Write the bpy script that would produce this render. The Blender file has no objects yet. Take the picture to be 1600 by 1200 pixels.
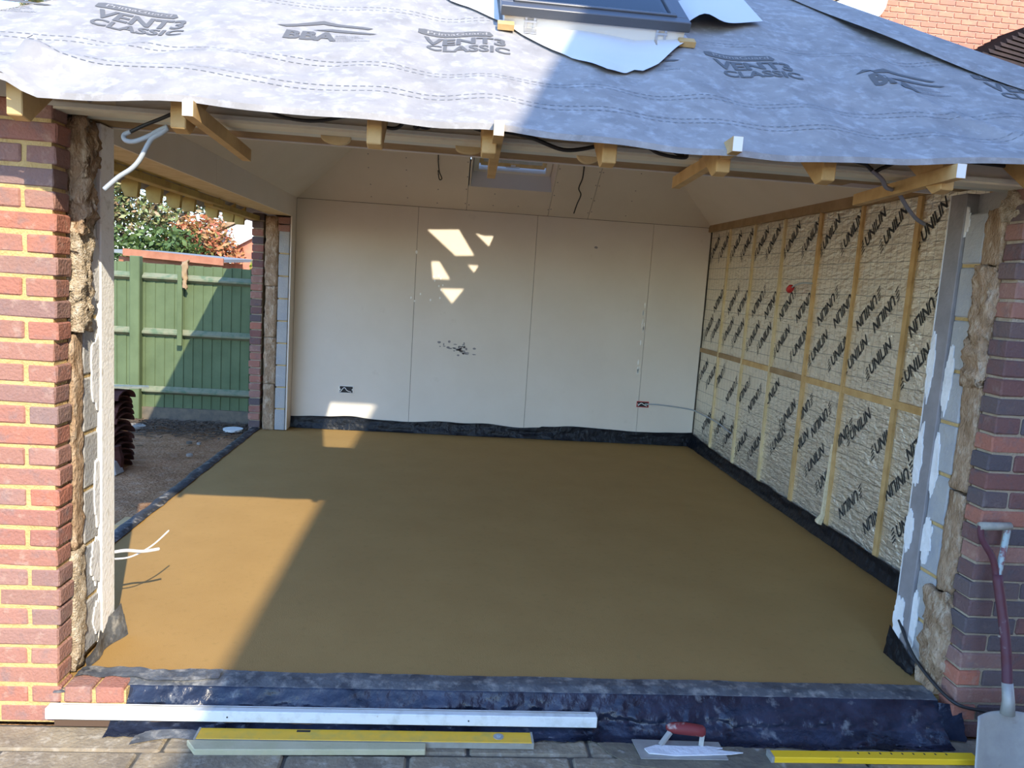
import bpy, bmesh, math, random
from mathutils import Vector, Matrix, noise
random.seed(7)
SC = bpy.context.scene
COL = SC.collection
# ------------------------------------------------------------------ camera
cam_d = bpy.data.cameras.new('camera'); cam = bpy.data.objects.new('camera', cam_d); COL.objects.link(cam)
Fw = Vector((0.08763761, 0.98781134, -0.12864061)); Rt = Vector((0.99468387, -0.07976614, 0.06512575)); Up = Vector((-0.05407079, 0.1336642, 0.98955052))
m = Matrix((Rt, Up, -Fw)).transposed().to_4x4(); m.translation = Vector((1.35556, -2.82393, 1.60302))
cam.matrix_world = m
cam_d.sensor_fit = 'HORIZONTAL'; cam_d.sensor_width = 36.0; cam_d.lens = 36.0 * 1211.535 / 1600.0
cam_d.clip_start = 0.02; cam_d.clip_end = 300
SC.camera = cam
# ------------------------------------------------------------------ sky, sun, exposure
SUN = Vector((-0.318, 0.948, -0.665))            # direction the sunlight travels
w = bpy.data.worlds.new('sky'); SC.world = w; w.use_nodes = True
nt = w.node_tree; nt.nodes.clear()
sky = nt.nodes.new('ShaderNodeTexSky'); sky.sky_type = 'NISHITA'; sky.sun_disc = False
sky.sun_elevation = math.radians(33.6); sky.sun_rotation = math.radians(161.5); sky.air_density = 1.0; sky.dust_density = 0.2; sky.ozone_density = 2.6
bgn = nt.nodes.new('ShaderNodeBackground'); bgn.inputs[1].default_value = 0.36
tint = nt.nodes.new('ShaderNodeMix'); tint.data_type = 'RGBA'; tint.blend_type = 'MULTIPLY'; tint.inputs['Factor'].default_value = 1.0; tint.inputs['B'].default_value = (.84, .96, 1.15, 1); nt.links.new(sky.outputs[0], tint.inputs['A'])
wo = nt.nodes.new('ShaderNodeOutputWorld'); nt.links.new(tint.outputs['Result'], bgn.inputs[0]); nt.links.new(bgn.outputs[0], wo.inputs[0])
sl = bpy.data.lights.new('sun', 'SUN'); sl.energy = 4.4; sl.angle = 0.0093; sl.color = (1.0, 0.885, 0.70)
so = bpy.data.objects.new('sun', sl); COL.objects.link(so); so.location = (6, -14, 12); so.rotation_euler = SUN.to_track_quat('-Z', 'Y').to_euler()
SC.view_settings.view_transform = 'Standard'; SC.view_settings.look = 'None'; SC.view_settings.gamma = 1.0; SC.view_settings.use_curve_mapping = False
SC.view_settings.exposure = 0.82

# ------------------------------------------------------------------ materials
MATS = {}
def mat(name, col, rough=0.8, metal=0.0, col2=None, scale=8.0, detail=4.0, lo=0.35, hi=0.65, bump=0.0, bscale=60.0, rand=None, spec=0.5,
        col3=None, scale3=3.0, lo3=0.5, hi3=0.7, stretch=None, alpha=None, bdist=0.01):
    """procedural principled material; textures follow the world position"""
    M = bpy.data.materials.new(name); M.use_nodes = True; t = M.node_tree; N = t.nodes; L = t.links
    b = N['Principled BSDF']; b.inputs['Roughness'].default_value = rough; b.inputs['Metallic'].default_value = metal
    b.inputs['Specular IOR Level'].default_value = spec
    geo = N.new('ShaderNodeNewGeometry'); vec = geo.outputs['Position']
    if stretch:
        mp = N.new('ShaderNodeMapping'); mp.inputs['Scale'].default_value = stretch; L.new(vec, mp.inputs[0]); vec = mp.outputs[0]
    def rgb(c): return (c[0], c[1], c[2], 1)
    cur = None
    if rand:                                   # list of colours picked per object
        oi = N.new('ShaderNodeObjectInfo'); cr = N.new('ShaderNodeValToRGB'); cr.color_ramp.interpolation = 'LINEAR'
        els = cr.color_ramp.elements
        for i, c in enumerate(rand):
            e = els[i] if i < 2 else els.new(1.0)
            e.position = i / (len(rand) - 1); e.color = rgb(c)
        for i, c in enumerate(rand): els[i].position = i / (len(rand) - 1); els[i].color = rgb(c)
        L.new(oi.outputs['Random'], cr.inputs[0]); cur = cr.outputs[0]
    def mixin(cur, c, sc, dt, lo, hi):
        nz = N.new('ShaderNodeTexNoise'); nz.inputs['Scale'].default_value = sc; nz.inputs['Detail'].default_value = dt; nz.inputs['Roughness'].default_value = 0.6; L.new(vec, nz.inputs['Vector'])
        mr = N.new('ShaderNodeMapRange'); mr.inputs[1].default_value = lo; mr.inputs[2].default_value = hi; L.new(nz.outputs[0], mr.inputs[0])
        mx = N.new('ShaderNodeMix'); mx.data_type = 'RGBA'; L.new(mr.outputs[0], mx.inputs['Factor'])
        if cur is None: mx.inputs['A'].default_value = rgb(col)
        else: L.new(cur, mx.inputs['A'])
        mx.inputs['B'].default_value = rgb(c); return mx.outputs['Result']
    if col2: cur = mixin(cur, col2, scale, detail, lo, hi)
    if col3: cur = mixin(cur, col3, scale3, 6.0, lo3, hi3)
    if cur is None: b.inputs['Base Color'].default_value = rgb(col)
    else: L.new(cur, b.inputs['Base Color'])
    if bump:
        nz = N.new('ShaderNodeTexNoise'); nz.inputs['Scale'].default_value = bscale; nz.inputs['Detail'].default_value = 5.0; L.new(vec, nz.inputs['Vector'])
        bp = N.new('ShaderNodeBump'); bp.inputs['Strength'].default_value = bump; bp.inputs['Distance'].default_value = bdist; L.new(nz.outputs[0], bp.inputs['Height']); L.new(bp.outputs[0], b.inputs['Normal'])
    MATS[name] = M; return M
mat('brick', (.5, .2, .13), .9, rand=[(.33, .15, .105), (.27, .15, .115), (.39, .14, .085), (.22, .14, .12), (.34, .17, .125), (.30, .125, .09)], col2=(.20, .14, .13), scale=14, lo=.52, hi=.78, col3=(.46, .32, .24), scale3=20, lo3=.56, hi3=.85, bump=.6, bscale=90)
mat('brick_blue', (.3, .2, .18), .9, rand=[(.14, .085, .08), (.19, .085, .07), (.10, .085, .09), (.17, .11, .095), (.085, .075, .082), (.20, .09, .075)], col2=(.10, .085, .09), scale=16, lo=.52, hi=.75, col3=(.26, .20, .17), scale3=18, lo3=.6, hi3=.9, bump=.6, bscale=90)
mat('brick_orange', (.55, .2, .1), .9, rand=[(.52, .19, .11), (.58, .22, .12), (.46, .17, .10), (.62, .25, .14)], col2=(.40, .16, .1), scale=8, bump=.3, bscale=60)
mat('mortar', (.56, .40, .17), .95, col2=(.47, .32, .12), scale=12, bump=.8, bscale=120)
mat('mortar_pale', (.42, .35, .25), .95, col2=(.34, .28, .2), scale=12, bump=.8, bscale=120)
mat('mortar_cream', (.62, .5, .36), .95, bump=.4)
mat('block', (.33, .34, .35), .92, rand=[(.30, .32, .34), (.36, .36, .36), (.33, .34, .33)], col2=(.40, .39, .36), scale=10, col3=(.5, .48, .44), scale3=30, lo3=.62, hi3=.8, bump=.5, bscale=70)
mat('white_daub', (.80, .80, .78), .8, col2=(.68, .68, .66), scale=14, bump=.6, bscale=40)
mat('wool', (.47, .33, .21), 1.0, col2=(.25, .155, .085), scale=22, detail=8, lo=.35, hi=.7, col3=(.64, .52, .38), scale3=34, lo3=.5, hi3=.75, bump=1.0, bscale=110, bdist=.02, spec=.1, stretch=(1, 1, .45))
mat('wool_loose', (.58, .47, .33), 1.0, col2=(.32, .24, .15), scale=40, detail=8, lo=.4, hi=.7, col3=(.74, .66, .52), scale3=50, lo3=.48, hi3=.7, bump=1.0, bscale=140, bdist=.02, spec=.1)
mat('plasterboard', (.66, .59, .49), .9, col2=(.69, .62, .52), scale=2.2, col3=(.58, .51, .41), scale3=6, lo3=.66, hi3=.85, bump=.06, bscale=40)
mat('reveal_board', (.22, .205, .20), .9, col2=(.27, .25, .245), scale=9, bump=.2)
mat('paper_edge', (.72, .70, .66), .9)
mat('plaster_white', (.92, .91, .87), .85, col2=(.66, .63, .55), scale=30, lo=.55, hi=.75, bump=.3, bscale=60)
mat('screed', (.335, .203, .068), .85, spec=.2, col2=(.37, .228, .078), scale=2.6, lo=.3, hi=.7, col3=(.25, .165, .055), scale3=26, lo3=.56, hi3=.95, bump=.25, bscale=170, bdist=.005)
mat('polythene', (.006, .008, .016), .24, spec=.35, col2=(.025, .032, .055), scale=6, col3=(.20, .21, .215), scale3=13, lo3=.61, hi3=.80, bump=.55, bscale=16, bdist=.02)
mat('polythene_dusty', (.10, .108, .115), .55, col2=(.035, .04, .05), scale=8, lo=.45, hi=.66, col3=(.30, .29, .26), scale3=22, lo3=.5, hi3=.72, bump=.5, bscale=30, bdist=.015)
mat('polythene_edge', (.022, .023, .026), .5, spec=.3, col2=(.05, .05, .05), scale=9, col3=(.30, .28, .24), scale3=17, lo3=.54, hi3=.70, bump=.5, bscale=30, bdist=.015)
mat('polythene_dark', (.006, .007, .010), .35, spec=.2, col3=(.10, .10, .10), scale3=16, lo3=.63, hi3=.9, bump=.6, bscale=18, bdist=.02)
mat('pine', (.60, .40, .17), .75, col2=(.46, .28, .10), scale=9, lo=.4, hi=.7, bump=.15, bscale=40)
mat('pine_pale', (.66, .53, .30), .8, col2=(.55, .42, .21), scale=10)
mat('pine_end', (.72, .62, .42), .85, col2=(.6, .48, .28), scale=60)
mat('treated', (.27, .17, .075), .8, col2=(.36, .24, .12), scale=6, lo=.4, hi=.65, bump=.2, bscale=30)
mat('treated_yellow', (.46, .35, .11), .8, col2=(.36, .25, .08), scale=8, lo=.4, hi=.65)
mat('steel', (.60, .61, .53), .55, col2=(.68, .68, .60), scale=5, lo=.4, hi=.7)
mat('steel_cream', (.76, .71, .55), .6, col2=(.64, .58, .44), scale=8, lo=.5, hi=.75)
mat('felt', (.31, .298, .285), .9, spec=.2, col2=(.235, .227, .22), scale=9, detail=6, lo=.35, hi=.68, col3=(.39, .385, .38), scale3=20, lo3=.5, hi3=.72, bump=.25, bscale=60, bdist=.004)
mat('felt_ink', (.11, .11, .11), .9)
mat('felt_stitch', (.20, .20, .20), .9)
mat('collar', (.60, .60, .60), .8, spec=.2)
mat('collar_under', (.03, .03, .035), .8)
mat('window_grey', (.085, .09, .10), .4, metal=.2)
mat('window_white', (.74, .72, .66), .6)
mat('galv', (.6, .6, .6), .35, metal=.8)
mat('ink', (.02, .02, .02), .7)
mat('cable_black', (.018, .018, .018), .55)
mat('cable_grey', (.34, .37, .385), .6)
mat('cable_lilac', (.22, .22, .26), .6)
mat('cable_white', (.75, .75, .73), .5)
mat('red_plastic', (.5, .02, .02), .45)
mat('fence', (.085, .118, .058), .85, spec=.2, col2=(.11, .15, .075), scale=3, lo=.35, hi=.65, bump=.15, bscale=50)
mat('fence_worn', (.19, .20, .125), .85, col2=(.10, .15, .085), scale=12, lo=.45, hi=.65)
mat('gravel_board', (.10, .09, .07), .95, col2=(.16, .13, .09), scale=14)
mat('soil', (.42, .23, .115), 1.0, spec=.1, col2=(.27, .145, .07), scale=5, detail=8, lo=.35, hi=.65, col3=(.46, .30, .18), scale3=14, lo3=.52, hi3=.75, bump=.9, bscale=40, bdist=.03)
mat('twig', (.055, .04, .028), 1.0, col2=(.12, .085, .055), scale=30)
mat('scrap', (.30, .27, .23), .9)
mat('terracotta', (.085, .03, .022), .85, spec=.2, col2=(.06, .024, .02), scale=10, bump=.2)
mat('paving', (.30, .27, .21), .92, rand=[(.26, .21, .135), (.30, .24, .15), (.235, .20, .14)], col2=(.165, .135, .095), scale=7, lo=.4, hi=.7, col3=(.42, .37, .28), scale3=26, lo3=.52, hi3=.75, bump=.6, bscale=60)
mat('paving_joint', (.06, .055, .045), 1.0, col2=(.11, .1, .08), scale=20)
mat('upvc', (.74, .75, .70), .6, col2=(.60, .60, .53), scale=18, lo=.5, hi=.7, col3=(.36, .28, .18), scale3=45, lo3=.68, hi3=.8)
mat('green_timber', (.44, .40, .23), .85, col2=(.50, .45, .28), scale=9, bump=.2)
mat('yellow_level', (.80, .45, .03), .5, col2=(.6, .4, .06), scale=14, lo=.5, hi=.75, col3=(.28, .23, .14), scale3=20, lo3=.66, hi3=.8)
mat('level_side', (.36, .34, .27), .6, col2=(.28, .26, .2), scale=16)
mat('yellow_bright', (.90, .54, .015), .5, col3=(.18, .14, .08), scale3=12, lo3=.66, hi3=.74)
mat('bubble', (.32, .38, .40), .2)
mat('steel_tool', (.33, .32, .29), .55, metal=.3, col2=(.42, .41, .36), scale=9, lo=.4, hi=.7, col3=(.24, .22, .18), scale3=14, lo3=.6, hi3=.75)
mat('handle_red', (.18, .02, .02), .6, col2=(.42, .33, .28), scale=26, lo=.58, hi=.72)
mat('shaft', (.10, .025, .025), .5, spec=.3, col2=(.10, .04, .055), scale=12, col3=(.36, .33, .30), scale3=24, lo3=.62, hi3=.8)
mat('grip_grey', (.26, .26, .22), .8, col2=(.36, .34, .28), scale=30)
mat('chipped_blue', (.34, .42, .41), .6, col2=(.20, .08, .08), scale=36, lo=.5, hi=.62)
mat('shed_timber', (.27, .095, .045), .8, col2=(.36, .15, .08), scale=6)
mat('shed_roof', (.20, .22, .22), .9)
mat('white_paint', (.82, .82, .80), .6)
mat('roof_tile_brown', (.045, .03, .025), .9, spec=.1, col2=(.03, .022, .02), scale=8)
mat('roof_tile_tan', (.34, .24, .13), .9, col2=(.25, .17, .1), scale=10)
mat('shaded_timber', (.085, .05, .03), .9)  # batten brown darkened to stand in for the plank's shade
mat('cement', (.20, .17, .11), .9, col2=(.13, .11, .08), scale=12, col3=(.36, .34, .29), scale3=20, lo3=.6, hi3=.75, bump=.6, bscale=40)
mat('bark', (.10, .07, .05), .95)
mat('house_brick', (.42, .2, .13), .9)
def leafmat(name, cols):
    M = bpy.data.materials.new(name); M.use_nodes = True; t = M.node_tree; N = t.nodes; b = N['Principled BSDF']; b.inputs['Roughness'].default_value = .6
    g = N.new('ShaderNodeNewGeometry'); cr = N.new('ShaderNodeValToRGB'); els = cr.color_ramp.elements
    while len(els) < len(cols): els.new(1.0)
    for i, c in enumerate(cols): els[i].position = i / (len(cols) - 1); els[i].color = (*c, 1)
    t.links.new(g.outputs['Random Per Island'], cr.inputs[0]); t.links.new(cr.outputs[0], b.inputs['Base Color']); MATS[name] = M
leafmat('leaf_dark', [(.03, .06, .015), (.07, .12, .025), (.045, .085, .02), (.12, .17, .04)])
leafmat('leaf_olive', [(.14, .17, .05), (.22, .22, .08), (.30, .18, .10), (.12, .16, .05), (.20, .24, .09)])
leafmat('leaf_red', [(.42, .09, .05), (.36, .20, .06), (.50, .14, .08), (.22, .22, .06), (.40, .12, .07)])
leafmat('leaf_lime', [(.22, .30, .03), (.30, .36, .05), (.16, .24, .03)])
leafmat('leaf_grey', [(.24, .21, .16), (.30, .25, .20), (.20, .20, .12), (.34, .22, .18)])
# foil: metallic crinkle with a printed 100 mm grid
def foil():
    M = bpy.data.materials.new('foil'); M.use_nodes = True; t = M.node_tree; N = t.nodes; L = t.links; b = N['Principled BSDF']
    b.inputs['Metallic'].default_value = .8; b.inputs['Roughness'].default_value = .36
    g = N.new('ShaderNodeNewGeometry'); sp = N.new('ShaderNodeSeparateXYZ'); L.new(g.outputs['Position'], sp.inputs[0])
    nz = N.new('ShaderNodeTexNoise'); nz.inputs['Scale'].default_value = 4; nz.inputs['Detail'].default_value = 5; L.new(g.outputs['Position'], nz.inputs['Vector'])
    mask = None
    for ax, per, wd in (('Y', 14.0, .955), ('Z', 9.5, .955)):
        a = N.new('ShaderNodeMath'); a.operation = 'MULTIPLY'; a.inputs[1].default_value = per; L.new(sp.outputs[ax], a.inputs[0])
        ad = N.new('ShaderNodeMath'); ad.operation = 'MULTIPLY_ADD'; ad.inputs[1].default_value = .18; L.new(nz.outputs[0], ad.inputs[0]); L.new(a.outputs[0], ad.inputs[2])
        fr = N.new('ShaderNodeMath'); fr.operation = 'FRACT'; L.new(ad.outputs[0], fr.inputs[0])
        gt = N.new('ShaderNodeMath'); gt.operation = 'GREATER_THAN'; gt.inputs[1].default_value = wd; L.new(fr.outputs[0], gt.inputs[0])
        if mask is None: mask = gt.outputs[0]
        else:
            mxn = N.new('ShaderNodeMath'); mxn.operation = 'MAXIMUM'; L.new(mask, mxn.inputs[0]); L.new(gt.outputs[0], mxn.inputs[1]); mask = mxn.outputs[0]
    mx = N.new('ShaderNodeMix'); mx.data_type = 'RGBA'; mx.inputs['A'].default_value = (.88, .82, .69, 1); mx.inputs['B'].default_value = (.42, .40, .35, 1); L.new(mask, mx.inputs['Factor']); L.new(mx.outputs['Result'], b.inputs['Base Color'])
    vz = N.new('ShaderNodeTexVoronoi'); vz.feature = 'DISTANCE_TO_EDGE'; vz.inputs['Scale'].default_value = 9
    mp = N.new('ShaderNodeMapping'); mp.inputs['Scale'].default_value = (1, 1, 2.6); L.new(g.outputs['Position'], mp.inputs[0])
    n2 = N.new('ShaderNodeTexNoise'); n2.inputs['Scale'].default_value = 14; n2.inputs['Detail'].default_value = 4; L.new(mp.outputs[0], n2.inputs['Vector'])
    mixv = N.new('ShaderNodeMix'); mixv.data_type = 'VECTOR'; mixv.inputs['Factor'].default_value = .12; L.new(mp.outputs[0], mixv.inputs['A']); L.new(n2.outputs['Color'], mixv.inputs['B']); L.new(mixv.outputs['Result'], vz.inputs['Vector'])
    s = N.new('ShaderNodeMath'); s.operation = 'MULTIPLY_ADD'; s.inputs[1].default_value = .6; L.new(vz.outputs['Distance'], s.inputs[0]); L.new(n2.outputs[0], s.inputs[2])
    bp = N.new('ShaderNodeBump'); bp.inputs['Strength'].default_value = .7; bp.inputs['Distance'].default_value = .02; L.new(s.outputs[0], bp.inputs['Height']); L.new(bp.outputs[0], b.inputs['Normal'])
    MATS['foil'] = M
foil()
def glass(name, tint=(.93, .96, 1)):
    M = bpy.data.materials.new(name); M.use_nodes = True; t = M.node_tree; N = t.nodes; N.clear()
    o = N.new('ShaderNodeOutputMaterial'); mix = N.new('ShaderNodeMixShader'); tr = N.new('ShaderNodeBsdfTransparent'); gl = N.new('ShaderNodeBsdfGlossy')
    tr.inputs[0].default_value = (*tint, 1); gl.inputs['Roughness'].default_value = .02
    fr = N.new('ShaderNodeFresnel'); fr.inputs[0].default_value = 1.5
    t.links.new(fr.outputs[0], mix.inputs[0]); t.links.new(tr.outputs[0], mix.inputs[1]); t.links.new(gl.outputs[0], mix.inputs[2]); t.links.new(mix.outputs[0], o.inputs[0]); MATS[name] = M
glass('glass')

# ------------------------------------------------------------------ helpers
WL = {}                                             # world location of every object made here
def tag(o, label=None, cat=None, group=None, kind=None):
    if label: o['label'] = label
    if cat: o['category'] = cat
    if group: o['group'] = group
    if kind: o['kind'] = kind
    return o
def reg(o, world, parent):
    COL.objects.link(o); world = Vector(world); WL[o.name] = world
    if parent: o.parent = parent; o.location = world - WL[parent.name]
    else: o.location = world
    return o
def root(name, loc, label=None, cat=None, group=None, kind=None):
    o = bpy.data.objects.new(name, None); o.empty_display_size = .1
    return tag(reg(o, loc, None), label, cat, group, kind)
class MB:
    def __init__(s): s.v = []; s.f = []; s.mi = []
    def add(s, vs, fs, mi=0):
        n = len(s.v); s.v += [tuple(p) for p in vs]; s.f += [tuple(i + n for i in f) for f in fs]; s.mi += [mi] * len(fs); return s
    def hexa(s, p, mi=0):                          # 8 corners: bottom ring then top ring
        return s.add(p, [(0, 3, 2, 1), (4, 5, 6, 7), (0, 1, 5, 4), (1, 2, 6, 5), (2, 3, 7, 6), (3, 0, 4, 7)], mi)
    def box(s, a, b, mi=0):
        (x0, y0, z0), (x1, y1, z1) = a, b
        return s.hexa([(x0, y0, z0), (x1, y0, z0), (x1, y1, z0), (x0, y1, z0), (x0, y0, z1), (x1, y0, z1), (x1, y1, z1), (x0, y1, z1)], mi)
    def bar(s, p, q, wd, ht, up=(0, 0, 1), mi=0):  # square bar from p to q
        p, q = Vector(p), Vector(q); d = (q - p).normalized(); r = d.cross(Vector(up)).normalized() * wd / 2; u = r.cross(d).normalized() * ht / 2
        return s.hexa([p - r - u, p + r - u, q + r - u, q - r - u, p - r + u, p + r + u, q + r + u, q - r + u], mi)
    def prism(s, poly, off, mi=0):                 # polygon extruded by a vector
        n = len(poly); off = Vector(off); a = [Vector(p) for p in poly]; b = [p + off for p in a]
        fs = [tuple(range(n))[::-1], tuple(range(n, 2 * n))] + [(i, (i + 1) % n, n + (i + 1) % n, n + i) for i in range(n)]
        return s.add(a + b, fs, mi)
    def tube(s, pts, r, n=8, mi=0, caps=True):
        pts = [Vector(p) for p in pts]; k = len(pts); rr = r if isinstance(r, (list, tuple)) else [r] * k; ref = None; vs = []
        for i, p in enumerate(pts):
            d = (pts[min(i + 1, k - 1)] - pts[max(i - 1, 0)]).normalized()
            if ref is None: ref = d.orthogonal().normalized()
            ref = (ref - d * ref.dot(d)); ref = ref.normalized() if ref.length > 1e-6 else d.orthogonal().normalized()
            b = d.cross(ref)
            vs += [p + (ref * math.cos(a) + b * math.sin(a)) * rr[i] for a in [2 * math.pi * j / n for j in range(n)]]
        fs = [(i * n + j, i * n + (j + 1) % n, (i + 1) * n + (j + 1) % n, (i + 1) * n + j) for i in range(k - 1) for j in range(n)]
        if caps: fs += [tuple(range(n))[::-1], tuple(range((k - 1) * n, k * n))]
        return s.add(vs, fs, mi)
    def grid(s, fn, nu, nv, mi=0, skip=None):
        n = len(s.v); s.v += [tuple(fn(i / nu, j / nv)) for j in range(nv + 1) for i in range(nu + 1)]
        for j in range(nv):
            for i in range(nu):
                if skip and skip((i + .5) / nu, (j + .5) / nv): continue
                a = n + j * (nu + 1) + i; s.f.append((a, a + 1, a + nu + 2, a + nu + 1)); s.mi.append(mi)
        return s
def mk(name, mb, mats, parent=None, bevel=0.0, smooth=False, origin=None, thick=0.0, solid_off=-1.0):
    v = [Vector(p) for p in mb.v]
    lo = Vector([min(p[i] for p in v) for i in range(3)]); hi = Vector([max(p[i] for p in v) for i in range(3)])
    org = Vector(origin) if origin else Vector(((lo.x + hi.x) / 2, (lo.y + hi.y) / 2, lo.z))
    me = bpy.data.meshes.new(name); me.from_pydata([p - org for p in v], [], mb.f)
    mats = mats if isinstance(mats, (list, tuple)) else [mats]
    for x in mats: me.materials.append(MATS[x])
    if len(mats) > 1: me.polygons.foreach_set('material_index', mb.mi)
    bm = bmesh.new(); bm.from_mesh(me); bmesh.ops.recalc_face_normals(bm, faces=bm.faces[:]) if not thick and not smooth else None
    if bevel: bmesh.ops.bevel(bm, geom=bm.edges[:], offset=bevel, segments=1, affect='EDGES', clamp_overlap=True)
    if thick: bmesh.ops.solidify(bm, geom=bm.faces[:], thickness=thick)
    if smooth:
        for f in bm.faces: f.smooth = True
    bm.to_mesh(me); bm.free(); me.update()
    return reg(bpy.data.objects.new(name, me), org, parent)
def inst(name, me, world, parent, rot=(0, 0, 0), scale=None):
    o = bpy.data.objects.new(name, me); reg(o, world, parent); o.rotation_euler = rot
    if scale: o.scale = scale
    return o
def smoothpath(pts, n=6):
    P = [Vector(p) for p in pts]; out = []
    for i in range(len(P) - 1):
        a, b, c, d = P[max(i - 1, 0)], P[i], P[i + 1], P[min(i + 2, len(P) - 1)]
        for k in range(n):
            t = k / n; out.append(.5 * ((2 * b) + (c - a) * t + (2 * a - 5 * b + 4 * c - d) * t * t + (3 * b - a - 3 * c + d) * t ** 3))
    return out + [P[-1]]
def N3(x, y, z, s=1.0): return noise.noise(Vector((x * s, y * s, z * s)))
def brick_mesh(name, l, w_, h, m_, seed, bev=.005):
    r = random.Random(seed); mb = MB().box((-l / 2, -w_ / 2, -h / 2), (l / 2, w_ / 2, h / 2))
    me = bpy.data.meshes.new(name); me.from_pydata(mb.v, [], mb.f); bm = bmesh.new(); bm.from_mesh(me)
    bmesh.ops.recalc_face_normals(bm, faces=bm.faces[:]); bmesh.ops.bevel(bm, geom=bm.edges[:], offset=bev, segments=1, affect='EDGES')
    for v in bm.verts: v.co += Vector((r.uniform(-1, 1), r.uniform(-1, 1), r.uniform(-1, 1))) * bev * .35
    bm.to_mesh(me); bm.free(); me.materials.append(MATS[m_]); return me
def lumpy(name, lo, hi, m_, parent, amp=.012, freq=14, nx=8, ny=10, nz=40, seed=0, label=None, push=(0, 0, 0)):
    """a soft batt: box of quads pushed about by noise"""
    lo, hi = Vector(lo), Vector(hi); mb = MB(); c = (lo + hi) / 2; sz = hi - lo
    bm = bmesh.new(); bmesh.ops.create_cube(bm, size=1.0)
    def cuts(ax, n):
        for k in range(1, n):
            co = Vector((0, 0, 0)); co[ax] = -.5 + k / n; no = Vector((0, 0, 0)); no[ax] = 1
            bmesh.ops.bisect_plane(bm, geom=bm.verts[:] + bm.edges[:] + bm.faces[:], plane_co=co, plane_no=no)
    cuts(0, nx); cuts(1, ny); cuts(2, nz)
    vs = []
    for v in bm.verts:
        p = Vector((v.co.x * sz.x, v.co.y * sz.y, v.co.z * sz.z)); q = p + c
        d = Vector((N3(q.x + seed, q.y, q.z, freq), N3(q.x, q.y + 7 + seed, q.z, freq), N3(q.x, q.y, q.z + 13 + seed, freq))) + .6 * Vector((N3(q.x, q.y, q.z + seed, freq * 3), N3(q.x + 5, q.y, q.z, freq * 3), N3(q.x, q.y + 5, q.z, freq * 3)))
        p += d * amp
        rr = Vector((abs(v.co.x), abs(v.co.y), abs(v.co.z))); e = (rr.x * 2) ** 6 * (rr.y * 2) ** 6
        p.x *= 1 - .10 * e; p.y *= 1 - .10 * e
        v.co = p
    for f in bm.faces: f.smooth = True
    me = bpy.data.meshes.new(name); bm.to_mesh(me); bm.free(); me.materials.append(MATS[m_])
    o = reg(bpy.data.objects.new(name, me), c, parent)
    if label: o['label'] = label
    return o
def text2d(body, size=1.0, off=0.0, shear=0.0, align='LEFT', space=1.0):
    cu = bpy.data.curves.new('t', 'FONT'); cu.body = body; cu.size = size; cu.offset = off; cu.shear = shear; cu.align_x = align; cu.resolution_u = 3; cu.space_character = space
    ob = bpy.data.objects.new('t', cu); COL.objects.link(ob); bpy.context.view_layer.update()
    dg = bpy.context.evaluated_depsgraph_get(); me = bpy.data.meshes.new_from_object(ob.evaluated_get(dg))
    vs = [(v.co.x, v.co.y) for v in me.vertices]; fs = [tuple(p.vertices) for p in me.polygons]
    bpy.data.objects.remove(ob); bpy.data.curves.remove(cu); bpy.data.meshes.remove(me); return vs, fs

# ------------------------------------------------------------------ the room
XL, XR, YB, YF, ZC, HD = -0.18, 4.02, 5.13, 0.44, 2.30, 2.105   # inner faces, wall plate, opening head
SW = 3.51                                                           # right jamb
ZP = -0.13                                                          # paving level
# floor: fresh screed with a faint trowel wave
fb = MB().grid(lambda u, v: (-.47 + u * 4.49, .09 + v * 5.05, .002 * N3(u * 9, v * 9, 0)), 60, 60)
fb.box((-.47, .09, -.12), (4.02, 5.14, -.004))
mk('floor', fb, 'screed'); tag(bpy.data.objects['floor'], 'freshly laid brown sand screed floor of the garden room', 'floor', kind='structure')
# outside ground
gd = MB().grid(lambda u, v: (-9 + u * 8.48, -.2 + v * 16.2, -.125 + .022 * N3(u * 30, v * 50, 3) + .01 * N3(u * 120, v * 180, 1)), 110, 140)
tag(mk('ground', gd, 'soil', smooth=True), 'bare brown soil strip between the slab and the green fence', 'ground', kind='structure')
tag(mk('garden_ground', MB().grid(lambda u, v: (-40 + u * 80, -40 + v * 90, -.22), 4, 4), 'soil'), 'ground of the gardens around the building', 'ground', kind='structure')
# paving
pv = root('paving', (1.6, -1.5, -.2), 'worn sandstone paving slabs in front of the opening', 'paving', kind='structure')
mk('joint_bed', MB().box((-3, -6, -.2), (6.5, -.0, -.142)), 'paving_joint', pv)
sx = [[-1.2, -.55, .42, .80, 1.20, 1.52, 1.98, 2.62, 3.2, 3.8, 4.6], [-1.3, -.7, -.12, .35, .86, 1.30, 1.90, 2.50, 3.05, 3.7, 4.3]]
yy = [-.01, -.165, -.62, -1.07, -1.52, -1.97, -2.42, -2.87, -3.32, -3.8]
for r in range(len(yy) - 1):
    xs = sx[0 if r % 2 == 0 else 1]
    for i in range(len(xs) - 1):
        mb = MB().box((xs[i] + .006, yy[r + 1] + .006, -.19), (xs[i + 1] - .006, yy[r] - .006, ZP + random.uniform(-.004, .002)))
        mk('paving_slab', mb, 'paving', pv, bevel=.008)

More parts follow.
